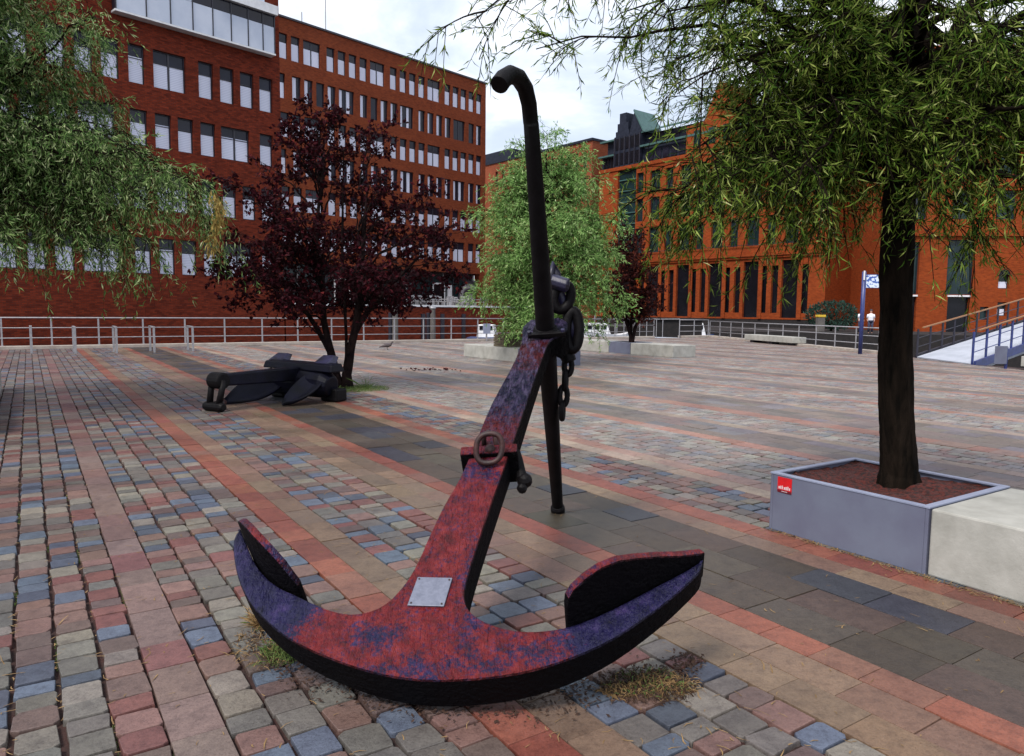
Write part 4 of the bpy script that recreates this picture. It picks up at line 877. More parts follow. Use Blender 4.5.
# chairs on the terrace
def mkchair():
    e = empty('terrace_chair', (0, 0, 0))
    for x in (-.22, .22):
        for y in (-.22, .22): b = MB(); b.tube([(x, y, 0), (x, y, .46 if y < 0 else .9)], .028, 6); b.build('leg', 'steel', e)
    b = MB(); b.box(-.25, .25, -.25, .25, .44, .48); b.build('seat', 'steel', e)
    b = MB(); b.box(-.23, .23, .20, .24, .60, .66); b.box(-.23, .23, .20, .24, .80, .9); b.box(-.03, .03, .2, .24, .48, .8); b.build('backrest', 'steel', e)
    for x in (-.26, .26): b = MB(); b.box(x-.02, x+.02, -.22, .22, .64, .68); b.build('armrest', 'steel', e)
    return e
cp = None; k_ = 0
rowlab = {0: 'pale metal terrace chair in the front row behind the white ledge', 1: 'pale metal terrace chair in the back row before the glazing'}
for i in range(13):
    for r_ in range(2):
        x = 9.3+i*.92+r_*.4; y = 2.2+r_*2.4
        e = mkchair() if cp is None else copy_tree(cp); cp = cp or e
        p = Vector((-14.3, 46.26, 1.70))+Matrix.Rotation(ang1, 3, 'Z') @ Vector((x, y, 0)); e.location = p; e.rotation_euler = (0, 0, ang1+random.uniform(-.7, .7)+(math.pi if i % 2 else 0))
        tag(e, rowlab[r_], 'chair', 'metal chairs on the terrace')
# mooring piles
for i, (px, Y, lb_) in enumerate([(395, 47, 'grey timber mooring pile before the terrace wall, left of the two'), (432.5, 51, 'grey timber mooring pile before the terrace wall, right of the two')]):
    e = empty('mooring_pile', ((px-512)/735*Y, Y, -3), 0, lb_, 'mooring pile', 'mooring piles before the terrace wall')
    b = MB(); b.tube([(0, 0, 0), (0, 0, 4.6)], [.2, .18], 12); b.build('post', 'moss_stone', e); b = MB(); b.tube([(0, 0, 4.6), (0, 0, 4.72)], [.24, .2], 12); b.build('cap', 'steel', e)
    b = MB(); b.tube([(-.35, .1, 0), (-.33, .1, 4.3)], .13, 8); b.build('pile_shadow', 'frame', e)  # dark tube stands in for the shadow beside the pile

# --- right orange building (x = -along, y away from the camera)
ang2 = math.atan2(-.773, .634)
ob = empty('warehouse_building', (29.356, 69.6, 0), ang2, 'orange brick warehouse with tall dark slots, slate gables and green copper roof', 'building')
wn_ = []; per = 4.3
for k in range(7):
    o_ = -(2.84+per*k)
    if o_-1.7 > -31: wn_.append((o_-1.70, o_, 1.02, 6.7, 'w'))
    for d in (2.08, 3.32):
        if o_-d-.7 > -31: wn_.append((o_-d-.72, o_-d, 1.5, 6.2, 'n'))
wn_.append((-2.5, -1.72, 1.5, 6.2, 'n'))
for fl_, (z0_, z1_) in enumerate([(8.3, 11.2), (12.0, 14.6), (15.3, 17.6)]):
    for k in range(7):
        o_ = -(2.84+per*k)
        if fl_ > -1 and -27 < o_-.85 < -23.3: continue
        if o_-1.7 > -31: wn_.append((o_-1.55, o_-.1, z0_, z1_, 'u'))
        if o_-3.9 > -31 and not (-27 < o_-3 < -23.3): wn_.append((o_-3.55, o_-2.55, z0_, z1_, 'u'))
wn_.append((-26.6, -23.7, 7.9, 18.3, 'tall'))
b = MB(); facade_wall(b, -29.7, 0, .86, 18.7, [w_[:4] for w_ in wn_ if w_[0] > -29.6], .35); body(b, -29.7, 0, 16, .86, 18.7); wl = b.build('wall', 'brick_orange', ob)
for w_ in wn_:
    if w_[0] > -29.6:
        if w_[4] in 'wn': b = MB(); b.box(w_[0], w_[1], .3, .34, w_[2], w_[3]); b.build('window', 'glass_night', ob)
        else: window(ob, *w_[:4], y=.3, blind=0, mid=(w_[4] == 'u'), gl='glass_teal')
for z in [9.2, 10.5, 11.9, 13.2, 14.5, 15.8, 17.1]: b = MB(); b.box(-26.58, -23.72, .18, .26, z-.06, z+.06); b.build('transom', 'copper', ob)
b = MB(); b.box(-29.7, .12, -.16, -.002, 6.98, 7.2); b.box(-29.7, .22, -.28, -.002, 7.2, 7.46); b.build('cornice', 'brick_orange', ob)
b = MB(); b.box(-29.7, .1, -.12, -.002, 18.3, 18.7); b.build('upper_cornice', 'brick_orange', ob)
for x in [-(2.84+per*k)+.55 for k in range(7)]: 
    if x < -.2: b = MB(); b.box(x-.38, x-.02, -.12, -.002, .9, 6.97); b.build('pilaster', 'brick_orange', ob)
for k in range(4): b = MB(); b.box(-22.8+k*5.6, -18.2+k*5.6, -.5, -.42, 7.6, 8.5) if False else b.box(-22.8+k*5.6, -18.2+k*5.6, -.26, -.2, 8.35, 8.4); b.build('balcony_rail', 'frame', ob)
b = MB(); b.box(-29.68, -.02, .04, 16, -3, .857); b.build('plinth', 'dark_stone', ob)
# slate attic
b = MB(); b.box(-29.7, -9, .5, 15, 18.71, 20.3); b.box(-29.2, -9, .9, 14, 20.3, 22.1); b.build('attic', 'slate', ob)
b = MB(); b.box(-29.9, -27.3, -.1, .48, 20.15, 20.35); b.box(-23.2, -9, -.1, .5, 20.5, 20.72); b.box(-29.9, -27.3, .2, .9, 22.0, 22.2); b.add([(-23.3, .1, 22.15), (-9, .1, 22.15), (-9, 3, 23.1), (-23.3, 3, 23.1), (-23.3, .1, 22.3), (-9, .1, 22.3), (-9, 3, 23.3), (-23.3, 3, 23.3)], [(0, 3, 2, 1), (4, 5, 6, 7), (0, 1, 5, 4), (1, 2, 6, 5), (2, 3, 7, 6), (3, 0, 4, 7)]); b.build('roof', 'copper', ob)
for k in range(12):
    x = -22.4+k*1.12; b = MB(); b.box(x, x+.8, .82, .88, 20.85, 21.95); b.build('attic_window', 'glass', ob)
    b = MB(); b.box(x, x+.8, .42, .48, 18.95, 20.1); b.build('attic_window', 'glass', ob)
for k in range(4):
    x = -29.4+k*.55; b = MB(); b.box(x, x+.4, .42, .48, 18.95, 20.05); b.build('attic_window', 'glass_night', ob)
# dormer gables
b = MB(); b.box(-27.3, -23.2, .02, 5, 18.72, 22.3); gb = b.build('dormer', 'slate', ob)
b = MB()
for x0_, x1_, z in ((-27.2, -25.1, 22.9), (-26.95, -25.25, 23.8), (-26.65, -25.6, 24.95)): b.box(x0_, x1_, .1+(z-22.9)*.02, 2.4-(z-22.9)*.2, 22.31, z)
b.build('stepped_gable', 'slate', gb)
b = MB(); b.prism([(-25.05, 22.31), (-23.0, 22.31), (-24.35, 24.75)], 0, 3.4); b.v = [(x, .1+z, y) for x, y, z in b.v]; b.f = [f[::-1] for f in b.f]; b.build('pointed_gable', 'slate', gb)
b = MB(); b.add([(-24.37, -.05, 24.85), (-22.85, -.05, 22.25), (-22.85, 3.6, 22.25), (-24.37, 3.6, 24.85), (-24.30, -.05, 25.02), (-22.65, -.05, 22.2), (-22.65, 3.6, 22.2), (-24.30, 3.6, 25.02)], [(0, 1, 2, 3), (7, 6, 5, 4), (0, 4, 5, 1), (1, 5, 6, 2), (2, 6, 7, 3), (3, 7, 4, 0)]); b.build('gable_roof', 'copper', gb)
for zr in (18.95, 20.7):
    for k in range(5):
        x = -27.05+k*.78; b = MB(); b.box(x, x+.5, -.03, .015, zr, zr+1.35); b.build('dormer_window', 'glass_night', gb)
for k in range(6): b = MB(); x = -27.28+k*.79; b.box(x, x+.12, -.10, .016, 18.8, 22.2); b.build('dormer_mullion', 'frame', gb)
# tall brick gable behind the big tree
b = MB(); g2 = [(-16.6, 18.71), (-8.4, 18.71), (-8.4, 21.6), (-10.9, 21.8), (-12.6, 25.6), (-14.3, 21.8), (-16.6, 21.6)]; b.prism(g2, 0, 6); b.v = [(x, -.06+z, y) for x, y, z in b.v]; b.f = [f[::-1] for f in b.f]; b.build('brick_gable', 'brick_orange', ob)
for x in (-15.6, -13.7, -11.9, -10.1): b = MB(); b.box(x, x+.9, -.09, -.062, 19.3, 21.0); b.build('attic_window', 'glass_teal', ob)
b = MB(); b.box(-8.3, 0, .3, 15, 18.71, 21.6); b.build('attic_end', 'slate', ob)
# --- far brick blocks behind the light green tree
fbk = empty('far_brick_block', (29.356-.634*31, 69.6+.773*31, 0), ang2, 'dull orange brick block with flat roof seen behind the light green tree', 'building')
b = MB(); ws = [(-1-1.5*k-.55, -1-1.5*k, z, z+2.2) for k in range(13) for z in (4, 8, 12, 16, 19.2)]; facade_wall(b, -22, 0, -3, 22.6, ws, .3); body(b, -22, 0, 14, -3, 22.6); b.build('wall', 'brick_pale', fbk)
for w_ in ws: b = MB(); b.box(w_[0], w_[1], .24, .28, w_[2], w_[3]); b.build('window', 'glass', fbk)
b = MB(); b.box(-22.1, .1, -.15, 14.1, 22.6, 22.9); b.box(-22, -16, .0, 14, 22.9, 24.2); b.build('roof', 'slate', fbk)
fgl = empty('green_glass_block', (-2.6, 118, 0), 0, 'narrow dark green glass block between the red office building and the light green tree', 'building')
b = MB(); b.box(-2, 4, 0, 8, -3, 21); b.build('wall', 'slate', fgl)
for z in range(2, 20, 3): b = MB(); b.box(-1.9, 3.9, -.06, -.002, z, z+2.3); b.build('window', 'glass_teal', fgl); 
for z in range(2, 20, 3): b = MB(); b.box(-2, 4.1, -.5, -.002, z-.4, z-.15); b.build('balcony', 'copper', fgl)
# --- second warehouse at the far right
sb = empty('arched_warehouse', (32.6, 63.0, 0), math.atan2(-.06, 1), 'orange red brick warehouse with dark gateways and an arched window at the far right', 'building')
gates = [(.6, 1.75, -.4, 3.0), (4.3, 6.1, -.4, 3.0), (.5, 1.8, 3.2, 7.6), (4.1, 6.3, 3.2, 7.8), (8.35, 9.25, 3.75, 4.9), (8.4, 9.2, 1.45, 2.6), (7.0, 7.7, 1.1, 2.2)]
for k in range(5):
    for z in (9.5, 13.2, 16.9): gates.append((.6+3.6*k, 2.2+3.6*k, z, z+2.4))
for k in range(3): gates.append((11+3*k, 12.4+3*k, 3.6, 6.8))
b = MB(); facade_wall(b, 0, 20, -3, 23.5, gates, .4); body(b, 0, 20, 14, -3, 23.5); b.build('wall', 'brick_orange', sb)
for i, g in enumerate(gates):
    if i < 2: b = MB(); b.box(g[0], g[1], .3, .34, g[2], g[3]); b.build('gateway', 'glass_night', sb)
    else: window(sb, *g, y=.32, blind=(.5 if i in (4, 5) else 0), mid=i > 6, gl='glass_teal')
for g in gates[:2]: b = MB(); b.box(g[0]-.05, g[1]+.05, -.05, .28, 3.02, 3.16); b.build('lintel', 'white_metal', sb)
ar = MB(); cx_, cz_ = 8.8, 4.9; 
pts = [(cx_+.62*math.cos(math.pi*i/10), cz_+.62*math.sin(math.pi*i/10)) for i in range(11)]+[(cx_+.45*math.cos(math.pi*i/10), cz_+.45*math.sin(math.pi*i/10)) for i in range(10, -1, -1)]
for i in range(10):
    a0_, a1_, c1_, c0_ = pts[i], pts[i+1], pts[20-i], pts[21-i]
    ar.add([(a0_[0], -.08, a0_[1]), (a1_[0], -.08, a1_[1]), (c1_[0], -.08, c1_[1]), (c0_[0], -.08, c0_[1]), (a0_[0], -.003, a0_[1]), (a1_[0], -.003, a1_[1]), (c1_[0], -.003, c1_[1]), (c0_[0], -.003, c0_[1])], [(0, 1, 2, 3), (0, 4, 5, 1), (3, 2, 6, 7)])
ar.build('arch', 'brick_main', sb)
b = MB(); b.add([(cx_, -.02, cz_)]+[(cx_+.45*math.cos(math.pi*i/10), -.02, cz_+.45*math.sin(math.pi*i/10)) for i in range(11)], [(0, i+2, i+1) for i in range(10)]); b.build('arch_glass', 'glass_night', sb)
b = MB(); b.box(-.05, 20.1, -.2, -.002, 8.1, 8.45); b.box(-.1, 20.1, -.3, -.002, 23.0, 23.5); b.build('cornice', 'brick_orange', sb)
# far quay ground between the buildings
b = MB(); b.prism([(17, 58), (70, 40), (90, 60), (60, 110), (20, 110), (8, 74)], -3.1, .05)
qy = struct('quay', MB(), 'dark_stone') if False else tag(b.build('quay', 'dark_stone'), kind='structure')
b = MB(); b.prism([(-60, 60), (2, 90), (8, 74), (20, 110), (20, 300), (-200, 300), (-200, 60)], -3.1, -.6); tag(b.build('far_ground', 'slab_step'), kind='structure')

# ------------------------------------------------------------------ gangways, bench, pole, box
gw = empty('bridge_ramp', (0, 0, 0), 0, 'pale concrete bridge ramp rising away at the right edge of the plaza', 'ramp')
d_ = Vector((S[0], S[1], .15)); E0 = Vector((14.6, 26.5, .01)); E1 = Vector((14.42, 23.0, .01)); LR = 11
b = MB(); a_, c_ = E0+d_*LR, E1+d_*LR; b.add([E0, E1, c_, a_, E0-Vector((0, 0, .3)), E1-Vector((0, 0, .3)), c_-Vector((0, 0, .3)), a_-Vector((0, 0, .3))], [(0, 1, 2, 3), (7, 6, 5, 4), (0, 4, 5, 1), (1, 5, 6, 2), (2, 6, 7, 3), (3, 7, 4, 0)]); b.build('deck', 'concrete_light', gw)
for E_, nm in ((E0, 0), (E1, 1)):
    b = MB(); b.obox(E_+Vector((0, 0, 1.0))+d_*.3, E_+Vector((0, 0, 1.0))+d_*LR, .07, .05); b.build('handrail', 'wood_rail', gw, bevel=.01)
    b = MB(); b.obox(E_+d_*.05-Vector((0, 0, .05))+Vector((0, -.1 if nm else .1, 0)), E_+d_*LR-Vector((0, 0, .05))+Vector((0, -.1 if nm else .1, 0)), .06, .26); b.build('stringer', 'blue_metal' if nm else 'frame', gw)
    for z in (.35, .67):
        b = MB(); b.tube([E_+Vector((0, 0, z)), E_+Vector((0, 0, z))+d_*LR], .014, 6); b.build('rail', 'blue_metal' if nm else 'frame', gw)
    for k in range(13):
        p = E_+d_*(k*.85); b = MB(); b.box(p.x-.03, p.x+.03, p.y-.02, p.y+.02, p.z-.1, p.z+1.0); b.build('post', 'blue_metal' if nm else 'frame', gw)
# blue low rail panel and box beside the ramp
bx = empty('control_box', (14.2, 21.1, 0), .2, 'blue grey control box on a post beside the ramp railing', 'box')
b = MB(); b.box(-.03, .03, -.02, .03, 0, .62); b.build('post', 'blue_metal', bx); b = MB(); b.box(-.43, -.02, -.05, -.0205, .14, .66); b.build('panel', 'steel_box', bx, bevel=.008)
bc = empty('concrete_bench', (14.75, 20.7, 0), .35, 'low pale concrete bench block cut by the right edge beside the ramp', 'bench')
b = MB(); b.box(-.15, 2.2, -.25, .3, .09, .38); b.build('seat', 'concrete', bc, bevel=.015); b = MB(); b.box(0, .3, -.15, .2, 0, .088); b.box(1.6, 1.9, -.15, .2, 0, .088); b.build('foot', 'frame', bc)
P0, P1 = Vector((12.35, 38.6, 0)), Vector((13.3, 34.5, 0)); d = P1-P0
bc = empty('concrete_bench', P0, math.atan2(d.y, d.x), 'long low concrete bench with dark feet before the right railing', 'bench')
b = MB(); b.box(0, d.length, -.2, .55, .12, .40); b.build('seat', 'concrete', bc, bevel=.015)
for x in (.4, d.length/2, d.length-.5): b = MB(); b.box(x, x+.3, -.1, .4, 0, .118); b.build('foot', 'frame', bc)
# gap gangway: sloping pale surface beyond the kerb
g0, g1 = Vector(ST(30.6, 31.3, .0)), Vector(ST(32.5, 31.3, .0)); dd = Vector((T[0], T[1], -.02))
gg = empty('harbour_gangway', (0, 0, 0), 0, 'pale gangway deck leaving the plaza through the gap in the railing', 'gangway')
b = MB(); tp = [g0, g1, g1+dd*7, g0+dd*7+Vector((0, 0, .3))]; b.add(tp+[p-Vector((0, 0, .2)) for p in tp], [(0, 1, 2, 3), (7, 6, 5, 4), (0, 4, 5, 1), (1, 5, 6, 2), (2, 6, 7, 3), (3, 7, 4, 0)]); b.build('deck', 'concrete_light', gg)
for g in (g0, g1):
    b = MB(); b.tube([g+Vector((0, 0, 1.1)), g+dd*7+Vector((0, 0, 1.1))], .025, 6)
    for k in range(6): b.tube([g+dd*k*1.4, g+dd*k*1.4+Vector((0, 0, 1.1))], .02, 6)
    b.build('handrail', 'steel', gg)
# stone gate block
gs = empty('quay_pier', (10.6, 50.5, 0), .2, 'dark weathered stone pier behind the gap in the railing', 'pier'); b = MB(); b.box(-1.3, 2.3, -.6, .8, -3, .95); b.build('stonework', 'dark_stone', gs, bevel=.03); b = MB(); b.box(-1.4, 2.4, -.7, .9, .951, 1.1); b.build('cap_stone', 'dark_stone', gs, bevel=.02)
# sign pole
sp = empty('sign_pole', (13.28, 28.05, 0), 0, 'dark blue steel pole with a small blue and white picture sign', 'sign')
b = MB(); b.tube([(0, 0, 0), (0, 0, 3.12)], .075, 12); b.build('pole', 'blue_metal', sp, smooth=True)
sm, snt, sbb = newmat('blue and white sign print'); sn_ = noise(snt, 9, 2); sr = ramp(snt, sn_.outputs[0], [(.46, (.04, .10, .36)), (.5, (.62, .70, .82))]); snt.links.new(sr.outputs[0], sbb.inputs['Base Color'])
b = MB(); b.box(.09, .60, -.015, .015, 2.52, 3.0); sg_ = b.build('sign_panel', sm, sp); b = MB(); b.box(.07, .62, .016, .03, 2.50, 3.02); b.build('sign_frame', 'blue_metal', sg_)
b = MB(); b.box(-.06, -.01, -.1, -.07, 2.8, 3.15); b.build('bracket', 'white_metal', sp)
# info panel on the left railing near the anchor head
ip = empty('information_board', ST(18.9, 31.1), RZT, 'small blue grey board on a post before the left railing', 'sign'); b = MB(); b.box(-.03, .03, -.03, .03, 0, .4); b.build('post', 'steel', ip); b = MB(); b.box(-.2, .2, -.04, .0, .36, .86); b.build('board', 'steel_rim', ip)
# boats in the harbour basin
def boat(x, y, rz, label, L=3.2, hh=.0, col='hull'):
    e = empty('moored_boat', (x, y, -3), rz, label, 'boat', 'boats moored beyond the railing')
    b = MB(); st = [(-L, 1.0, 1.0), (-L*.4, 1.25, 1.0), (L*.4, 1.1, 1.05), (L*.8, .6, 1.2), (L, .03, 1.35)]; vs = []; fs = []
    for x_, w_, z_ in st: vs += [(x_, -w_, z_+1.6), (x_*.95, -w_*.6, .02), (x_*.95, w_*.6, .02), (x_, w_, z_+1.6)]
    for i in range(4):
        k = i*4
        for j in range(4): fs.append((k+j, k+4+j, k+4+(j+1) % 4, k+(j+1) % 4))
    fs += [(0, 1, 2, 3), (19, 18, 17, 16)]; b.add(vs, fs).build('hull', col, e)
    b = MB(); b.add([(-L*.55, -.8, 2.6), (L*.35, -.8, 2.6), (L*.35, .8, 2.6), (-L*.55, .8, 2.6), (-L*.5, -.7, 3.75+hh), (L*.2, -.7, 3.75+hh), (L*.2, .7, 3.75+hh), (-L*.5, .7, 3.75+hh)], [(0, 3, 2, 1), (4, 5, 6, 7), (0, 1, 5, 4), (1, 2, 6, 5), (2, 3, 7, 6), (3, 0, 4, 7)]); cb_ = b.build('cabin', 'white_metal', e, bevel=.05)
    for k in range(3): b = MB(); x_ = -L*.42+k*L*.22; b.box(x_, x_+L*.16, -.80, -.70, 3.15, 3.55+hh*.6); b.build('window', 'glass_night', cb_)
boat(-1.6, 52, -.1, 'small white cabin boat with blue hull before the red brick wall', 1.5, -.25)
boat(6.6, 57, .15, 'white cabin boat behind the railing left of the gangway', 2.6, -.15, 'white_metal')
boat(15.0, 60, 0, 'blue and white boat behind the far corner of the railing', 1.7, -.1)
# people on the far quay
def person(x, y, z, rz, label):
    me = bpy.data.meshes.new('person'); J = [(0, 0, .95), (0, 0, 1.15), (0, 0, 1.38), (0, 0, 1.52), (0, -.01, 1.66), (0, -.01, 1.76), (.1, 0, .88), (.11, -.01, .48), (.11, 0, .06), (.11, -.14, .03), (-.1, 0, .88), (-.11, .03, .48), (-.12, .05, .06), (-.12, -.09, .03), (.19, 0, 1.40), (.25, 0, 1.12), (.24, -.1, .88), (-.19, 0, 1.40), (-.25, .02, 1.12), (-.23, -.08, .88)]
    E_ = [(0, 1), (1, 2), (2, 3), (3, 4), (4, 5), (0, 6), (6, 7), (7, 8), (8, 9), (0, 10), (10, 11), (11, 12), (12, 13), (2, 14), (14, 15), (15, 16), (2, 17), (17, 18), (18, 19)]
    Rd = [.14, .13, .16, .055, .09, .07, .10, .07, .045, .035, .10, .07, .045, .035, .065, .045, .035, .065, .045, .035]
    me.from_pydata(J, E_, []); me.materials.append(M['person_skin']); o = bpy.data.objects.new('person', me); C.objects.link(o)
    sk = o.modifiers.new('skin', 'SKIN'); me.skin_vertices.new() if not me.skin_vertices else None
    for i, r_ in enumerate(Rd): me.skin_vertices[0].data[i].radius = (r_, r_*.8)
    me.skin_vertices[0].data[0].use_root = True
    ss = o.modifiers.new('sub', 'SUBSURF'); ss.levels = ss.render_levels = 1
    o.location = (x, y, z); o.rotation_euler = (0, 0, rz); tag(o, label, 'person')
    b = MB(); b.tube([(0, 0, .90), (0, 0, 1.0), (0, 0, 1.2), (0, 0, 1.40), (0, 0, 1.48)], [.20, .19, .20, .22, .10], 12); b.v = [(x_*1.0, y_*.75, z_) for x_, y_, z_ in b.v]
    for s_ in (-1, 1): b.tube([(s_*.17, 0, 1.42), (s_*.25, 0, 1.15)], [.085, .065], 8)
    b.build('shirt', 'white_cloth', o, smooth=True)
    b = MB(); b.tube([(0, 0, .99), (0, 0, .85)], [.185, .17], 12)
    for s_ in (-1, 1): b.tube([(s_*.095, 0, .9), (s_*.11, 0, .48), (s_*.115, .02, .09)], [.115, .085, .07], 10)
    b.build('trousers', 'navy_cloth', o, smooth=True)
    b = MB(); b.ball((0, .02, 1.74), .11, 10, (1, 1, .8)); b.build('hair', 'frame', o, smooth=True)
    return o
person(26.2, 55.5, .05, .4, 'person in a white shirt standing beyond the quay, left of the pair')
person(27.0, 55.6, .05, -.3, 'person in a white shirt standing beyond the quay, right of the pair')
# dark shrub behind them
def shrub(x, y, z, r, label, mat, nl, name='shrub', ls=(.3, .12)):
    e = empty(name, (x, y, z), 0, label, 'shrub'); q = rng.normal(0, 1, (nl, 3)); q /= np.linalg.norm(q, axis=1, keepdims=True); q *= rng.uniform(.55, 1, (nl, 1))**.6*np.array(r); q[:, 2] = q[:, 2]*.5+r[2]*.55
    leaves_mesh('foliage', q, q+rng.normal(0, .6, q.shape)*r[0], ls[0], ls[1], mat, e)
    b = MB(); b.tube([(0, 0, -.1), (0, 0, r[2]*.6)], [.1, .03], 6); [b.tube([(0, 0, .1), (r[0]*.5*math.cos(a), r[1]*.5*math.sin(a), r[2]*.6)], [.05, .02], 5) for a in (0, 2, 4)]; b.build('stems', 'bark', e)
shrub(26.4, 61, .05, (2.2, 1.4, 2.3), 'dark blue green shrub behind the two people', 'leaf_dark', 1500)
sk_ = empty('yellow_box', (24.0, 57.5, .05), .2, 'small grit box with a yellow lid on the far quay', 'box'); b = MB(); b.box(-.3, .3, -.2, .2, .0, 1.15); b.build('body', 'moss_stone', sk_, bevel=.05); b = MB(); b.box(-.33, .33, -.23, .23, 1.153, 1.35); b.build('lid', 'yellow', sk_, bevel=.04)
# pigeon
pg = empty('pigeon', (-4.72, 27.7, 0), .3, 'small grey pigeon walking on the plaza beyond the plum tree', 'bird')
b = MB(); b.tube([(-.30, 0, .10), (-.20, 0, .13), (-.08, 0, .16), (.04, 0, .17), (.12, 0, .19), (.16, 0, .25), (.18, 0, .29), (.21, 0, .30), (.245, 0, .29)], [.012, .035, .065, .075, .06, .035, .032, .028, .006], 10); b.build('body', 'pigeon', pg, smooth=True)
for y in (-.03, .03): b = MB(); b.tube([(0, y, .12), (.01, y, .004), (.05, y, .004)], .007, 5); b.build('leg', 'rust', pg)

# ------------------------------------------------------------------ weeds, straw and litter
def blades(name, c, r, n, hgt, mat, parent=None, flat=0., sp=1., width=.004):
    a = rng.uniform(0, 2*np.pi, n); q = rng.uniform(0, 1, n)**.7*r; P = np.stack([c[0]+q*np.cos(a)*sp, c[1]+q*np.sin(a), np.full(n, c[2])], 1)
    d = np.stack([rng.normal(0, 1, n), rng.normal(0, 1, n), np.abs(rng.normal(0, 1, n))*(1-flat)*1.6+.08], 1); d /= np.linalg.norm(d, axis=1, keepdims=True); L = hgt*rng.uniform(.4, 1.2, (n, 1))
    s_ = np.cross(d, rng.normal(0, 1, (n, 3))); s_ /= np.linalg.norm(s_, axis=1, keepdims=True); w_ = width
    m_ = P+d*L*.55+np.array([0, 0, .004]); t = P+d*L*np.array([1, 1, .8]); t[:, 2] = np.maximum(t[:, 2]-flat*.3*L[:, 0], c[2]+.002)
    V = np.stack([P-s_*w_*.5, P+s_*w_*.5, m_+s_*w_*.4, t, m_-s_*w_*.4], 1).reshape(-1, 3); F = np.arange(n*5).reshape(n, 5)
    return npmesh(name, V, F, mat, parent)
def tuft(name, c, label, specs, cat='weeds', group='weeds and dry grass round the anchors'):
    e = empty(name, c, 0, label, cat, group)
    for nm, off_, r, n, h, mat, fl, sp in specs: tag(blades(nm, off_, r, n, h, mat, e, fl, sp, .003), kind='stuff')
tuft('dry_grass_tuft', (.58, 2.90, 0), 'matted patch of dry straw under the right arm of the red anchor', [('straw', (.06, .03, .0), .10, 420, .07, 'straw', .9, 1.5), ('straw', (-.13, -.02, 0), .06, 200, .06, 'straw', .85, 1.4), ('green_blades', (0, .03, 0), .13, 160, .05, 'grass', .4, 1.3), ('dead_leaves', (0, .02, .002), .15, 1300, .035, 'dead_leaf', .9, 1.35)])
tuft('weed_tuft', (-1.08, 3.25, 0), 'green weeds growing under the left arm of the red anchor', [('green_blades', (.07, -.07, 0), .13, 480, .08, 'grass', .3, .8), ('straw', (0, 0, 0), .2, 300, .07, 'straw', .7, 1)])
tuft('dry_grass_tuft', (-1.20, 3.50, 0), 'upright golden dry tuft beside the left end of the red anchor', [('straw', (0, 0, 0), .07, 500, .13, 'straw', .1, .8), ('green_blades', (0, 0, 0), .1, 100, .06, 'grass', .3, 1)])
tuft('dry_grass_tuft', (-.14, 3.40, 0), 'tiny dry tuft in the corner between shank and right arm', [('straw', (0, 0, 0), .06, 260, .05, 'straw', .5, 1), ('green_blades', (0, 0, 0), .05, 150, .04, 'grass', .4, 1)])
tuft('weed_tuft', (-3.05, 14.1, 0), 'low green weeds round the foot of the plum tree', [('green_blades', (0, 0, 0), .62, 2600, .11, 'grass', .5, 1.1), ('tall_weed', (.22, .1, 0), .05, 120, .42, 'grass', 0, 1)])
# straw, leaf bits and moss lying in the joints: nobody could count them
n = 4600; t_ = rng.uniform(0, 1, n)**1.6*14+1.3; s_ = rng.uniform(-3.4, 6.2, n)
colw = np.where((s_ > -.6) & (s_ < .36), np.round((s_+.6)/.16)*.16-.6, s_); s_ = np.where(rng.uniform(0, 1, n) < .75, colw, s_)+rng.normal(0, .006, n)
keep = ~((s_ > 4.38) & (s_ < 5.45) & (t_ < 3.35)) & ((s_ < 2.45) | (rng.uniform(0, 1, n) < .3)); s_, t_ = s_[keep], t_[keep]; n = len(s_)
P = np.stack([s_*S[0]+t_*T[0], s_*S[1]+t_*T[1], np.full(n, .0015)], 1); an = rng.uniform(0, 2*np.pi, n); L = .005+rng.gamma(1.6, .0075, n)
d = np.stack([np.cos(an), np.sin(an), rng.uniform(0, .15, n)], 1)*L[:, None]; q = np.stack([-np.sin(an), np.cos(an), np.zeros(n)], 1)*rng.uniform(.0012, .0028, n)[:, None]; bow_ = q/np.linalg.norm(q, axis=1, keepdims=True)*L[:, None]*rng.uniform(-.3, .3, n)[:, None]
V = np.stack([P-d-q, P+bow_-q, P+d-q*.4, P+d+q*.4, P+bow_+q, P-d+q], 1); V[..., 2] += .003
tag(npmesh('dry_litter', V.reshape(-1, 3), np.arange(n*6).reshape(n, 6), 'straw'), 'scattered dry straw lying between the paving stones', 'litter', kind='stuff')
# straw along the foot of the near planter
n = 900; t_ = rng.uniform(-1, 3.3, n); s_ = 4.39-np.abs(rng.normal(0, .035, n)); P = np.stack([s_*S[0]+t_*T[0], s_*S[1]+t_*T[1], np.full(n, .004)], 1); an = rng.uniform(0, 2*np.pi, n); L = rng.uniform(.006, .022, n)
d = np.stack([np.cos(an), np.sin(an), rng.uniform(0, .3, n)], 1)*L[:, None]; q = np.stack([-np.sin(an), np.cos(an), np.zeros(n)], 1)*.0022
V = np.stack([P-d-q, P+d-q, P+d+q, P-d+q], 1); tag(npmesh('leaf_litter', V.reshape(-1, 3), np.arange(n*4).reshape(n, 4), 'straw'), 'dry leaf bits along the foot of the steel planter', 'litter', kind='stuff')
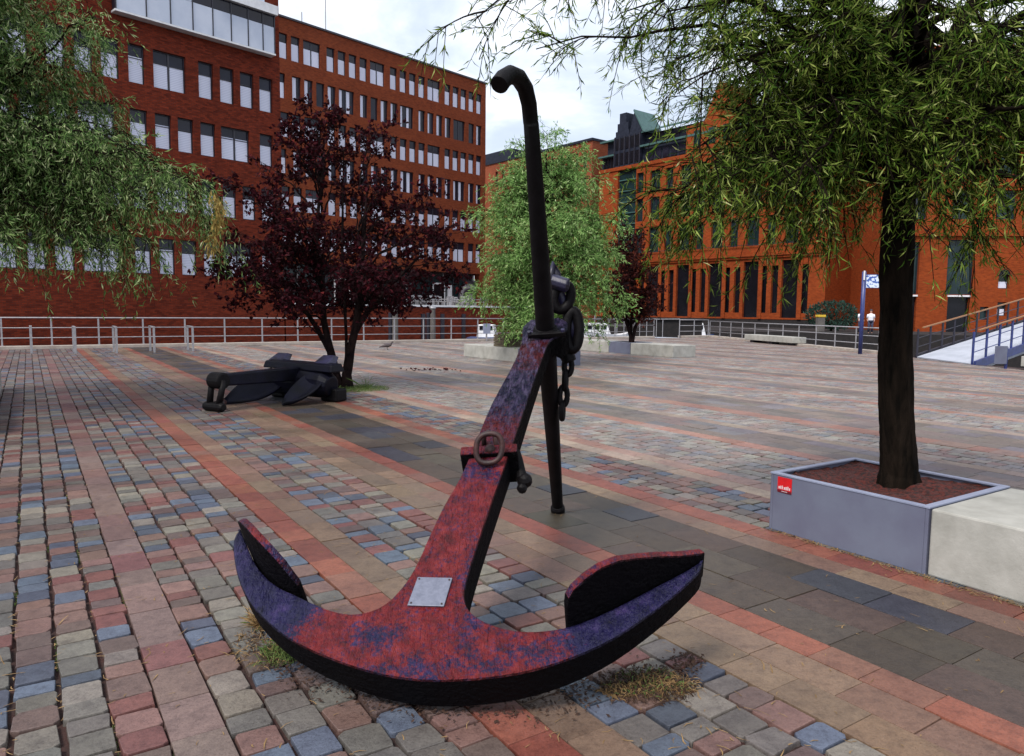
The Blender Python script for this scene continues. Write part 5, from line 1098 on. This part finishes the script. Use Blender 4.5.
# dirt and bark bits under the arms, added to darken the contact like shade
n = 2600; k_ = rng.integers(0, 400, n); arc = np.array([ol[(i*len(ol))//400 % len(ol)] for i in range(400)]); arc = arc[(arc[:, 1] < .62) & (arc[:, 1] < .27+.5*np.abs(arc[:, 0])) ]; q = arc[rng.integers(0, len(arc), n)]
W_ = np.array([list(am @ Vector((a_, b__, -.17))) for a_, b__ in q]); W_[:, 0] += rng.normal(0, .03, n); W_[:, 1] += rng.normal(.05, .055, n); W_[:, 2] = .002+rng.uniform(0, .012, n)
an = rng.uniform(0, 2*np.pi, n); L = rng.uniform(.004, .013, n); d = np.stack([np.cos(an), np.sin(an), rng.uniform(-.1, .4, n)], 1)*L[:, None]; q = np.stack([-np.sin(an), np.cos(an), rng.uniform(-.4, .4, n)], 1)*(L*.5)[:, None]
V = np.stack([W_-d, W_+q, W_+d, W_-q], 1); tag(npmesh('contact_shade_litter', V.reshape(-1, 3), np.arange(n*4).reshape(n, 4), 'dead_leaf'), 'dark dirt and bark bits deepening the contact shade under the arms of the red anchor', 'litter', kind='stuff')
# moss specks in foreground joints
n = 9000; ncol = rng.integers(0, 7, n); s_ = -.6+ncol*.16+rng.normal(0, .004, n); t_ = rng.uniform(1.4, 7, n); cl_ = np.sin(t_*3.1+ncol*2.2)+np.sin(t_*7.7+ncol)*.6; keep = cl_ > 1.0; s_, t_ = s_[keep], t_[keep]; n = len(s_)
P = np.stack([s_*S[0]+t_*T[0], s_*S[1]+t_*T[1], np.full(n, -.016)], 1); d = rng.normal(0, 1, (n, 3))*.004; d[:, 2] = rng.uniform(.006, .017, n); q = rng.normal(0, .0012, (n, 3))
V = np.stack([P-q, P+q, P+d], 1); tag(npmesh('joint_moss', V.reshape(-1, 3), np.arange(n*3).reshape(n, 3), 'grass'), 'green moss in the cobble joints', 'moss', kind='stuff')
# pile of fallen leaves out on the plaza
e = empty('leaf_pile', (-2.1, 18.7, 0), 0, 'thin line of fallen dark leaves on the open plaza', 'leaves'); n = 60; q = np.stack([rng.normal(0, .34, n), rng.normal(0, .15, n), rng.uniform(.005, .03, n)], 1); leaves_mesh('leaves', q, rng.normal(0, 1, (n, 3))*np.array([1, 1, .2]), .08, .05, 'leaf_plum', e)
# pebble
pb_ = MB(); pb_.ball((1.66, 2.30, .012), .016, 8, (1.2, .9, .6)); tag(pb_.build('pebble', 'slab_step', smooth=True), 'small pale pebble on the dark slabs near the right corner', 'stone')
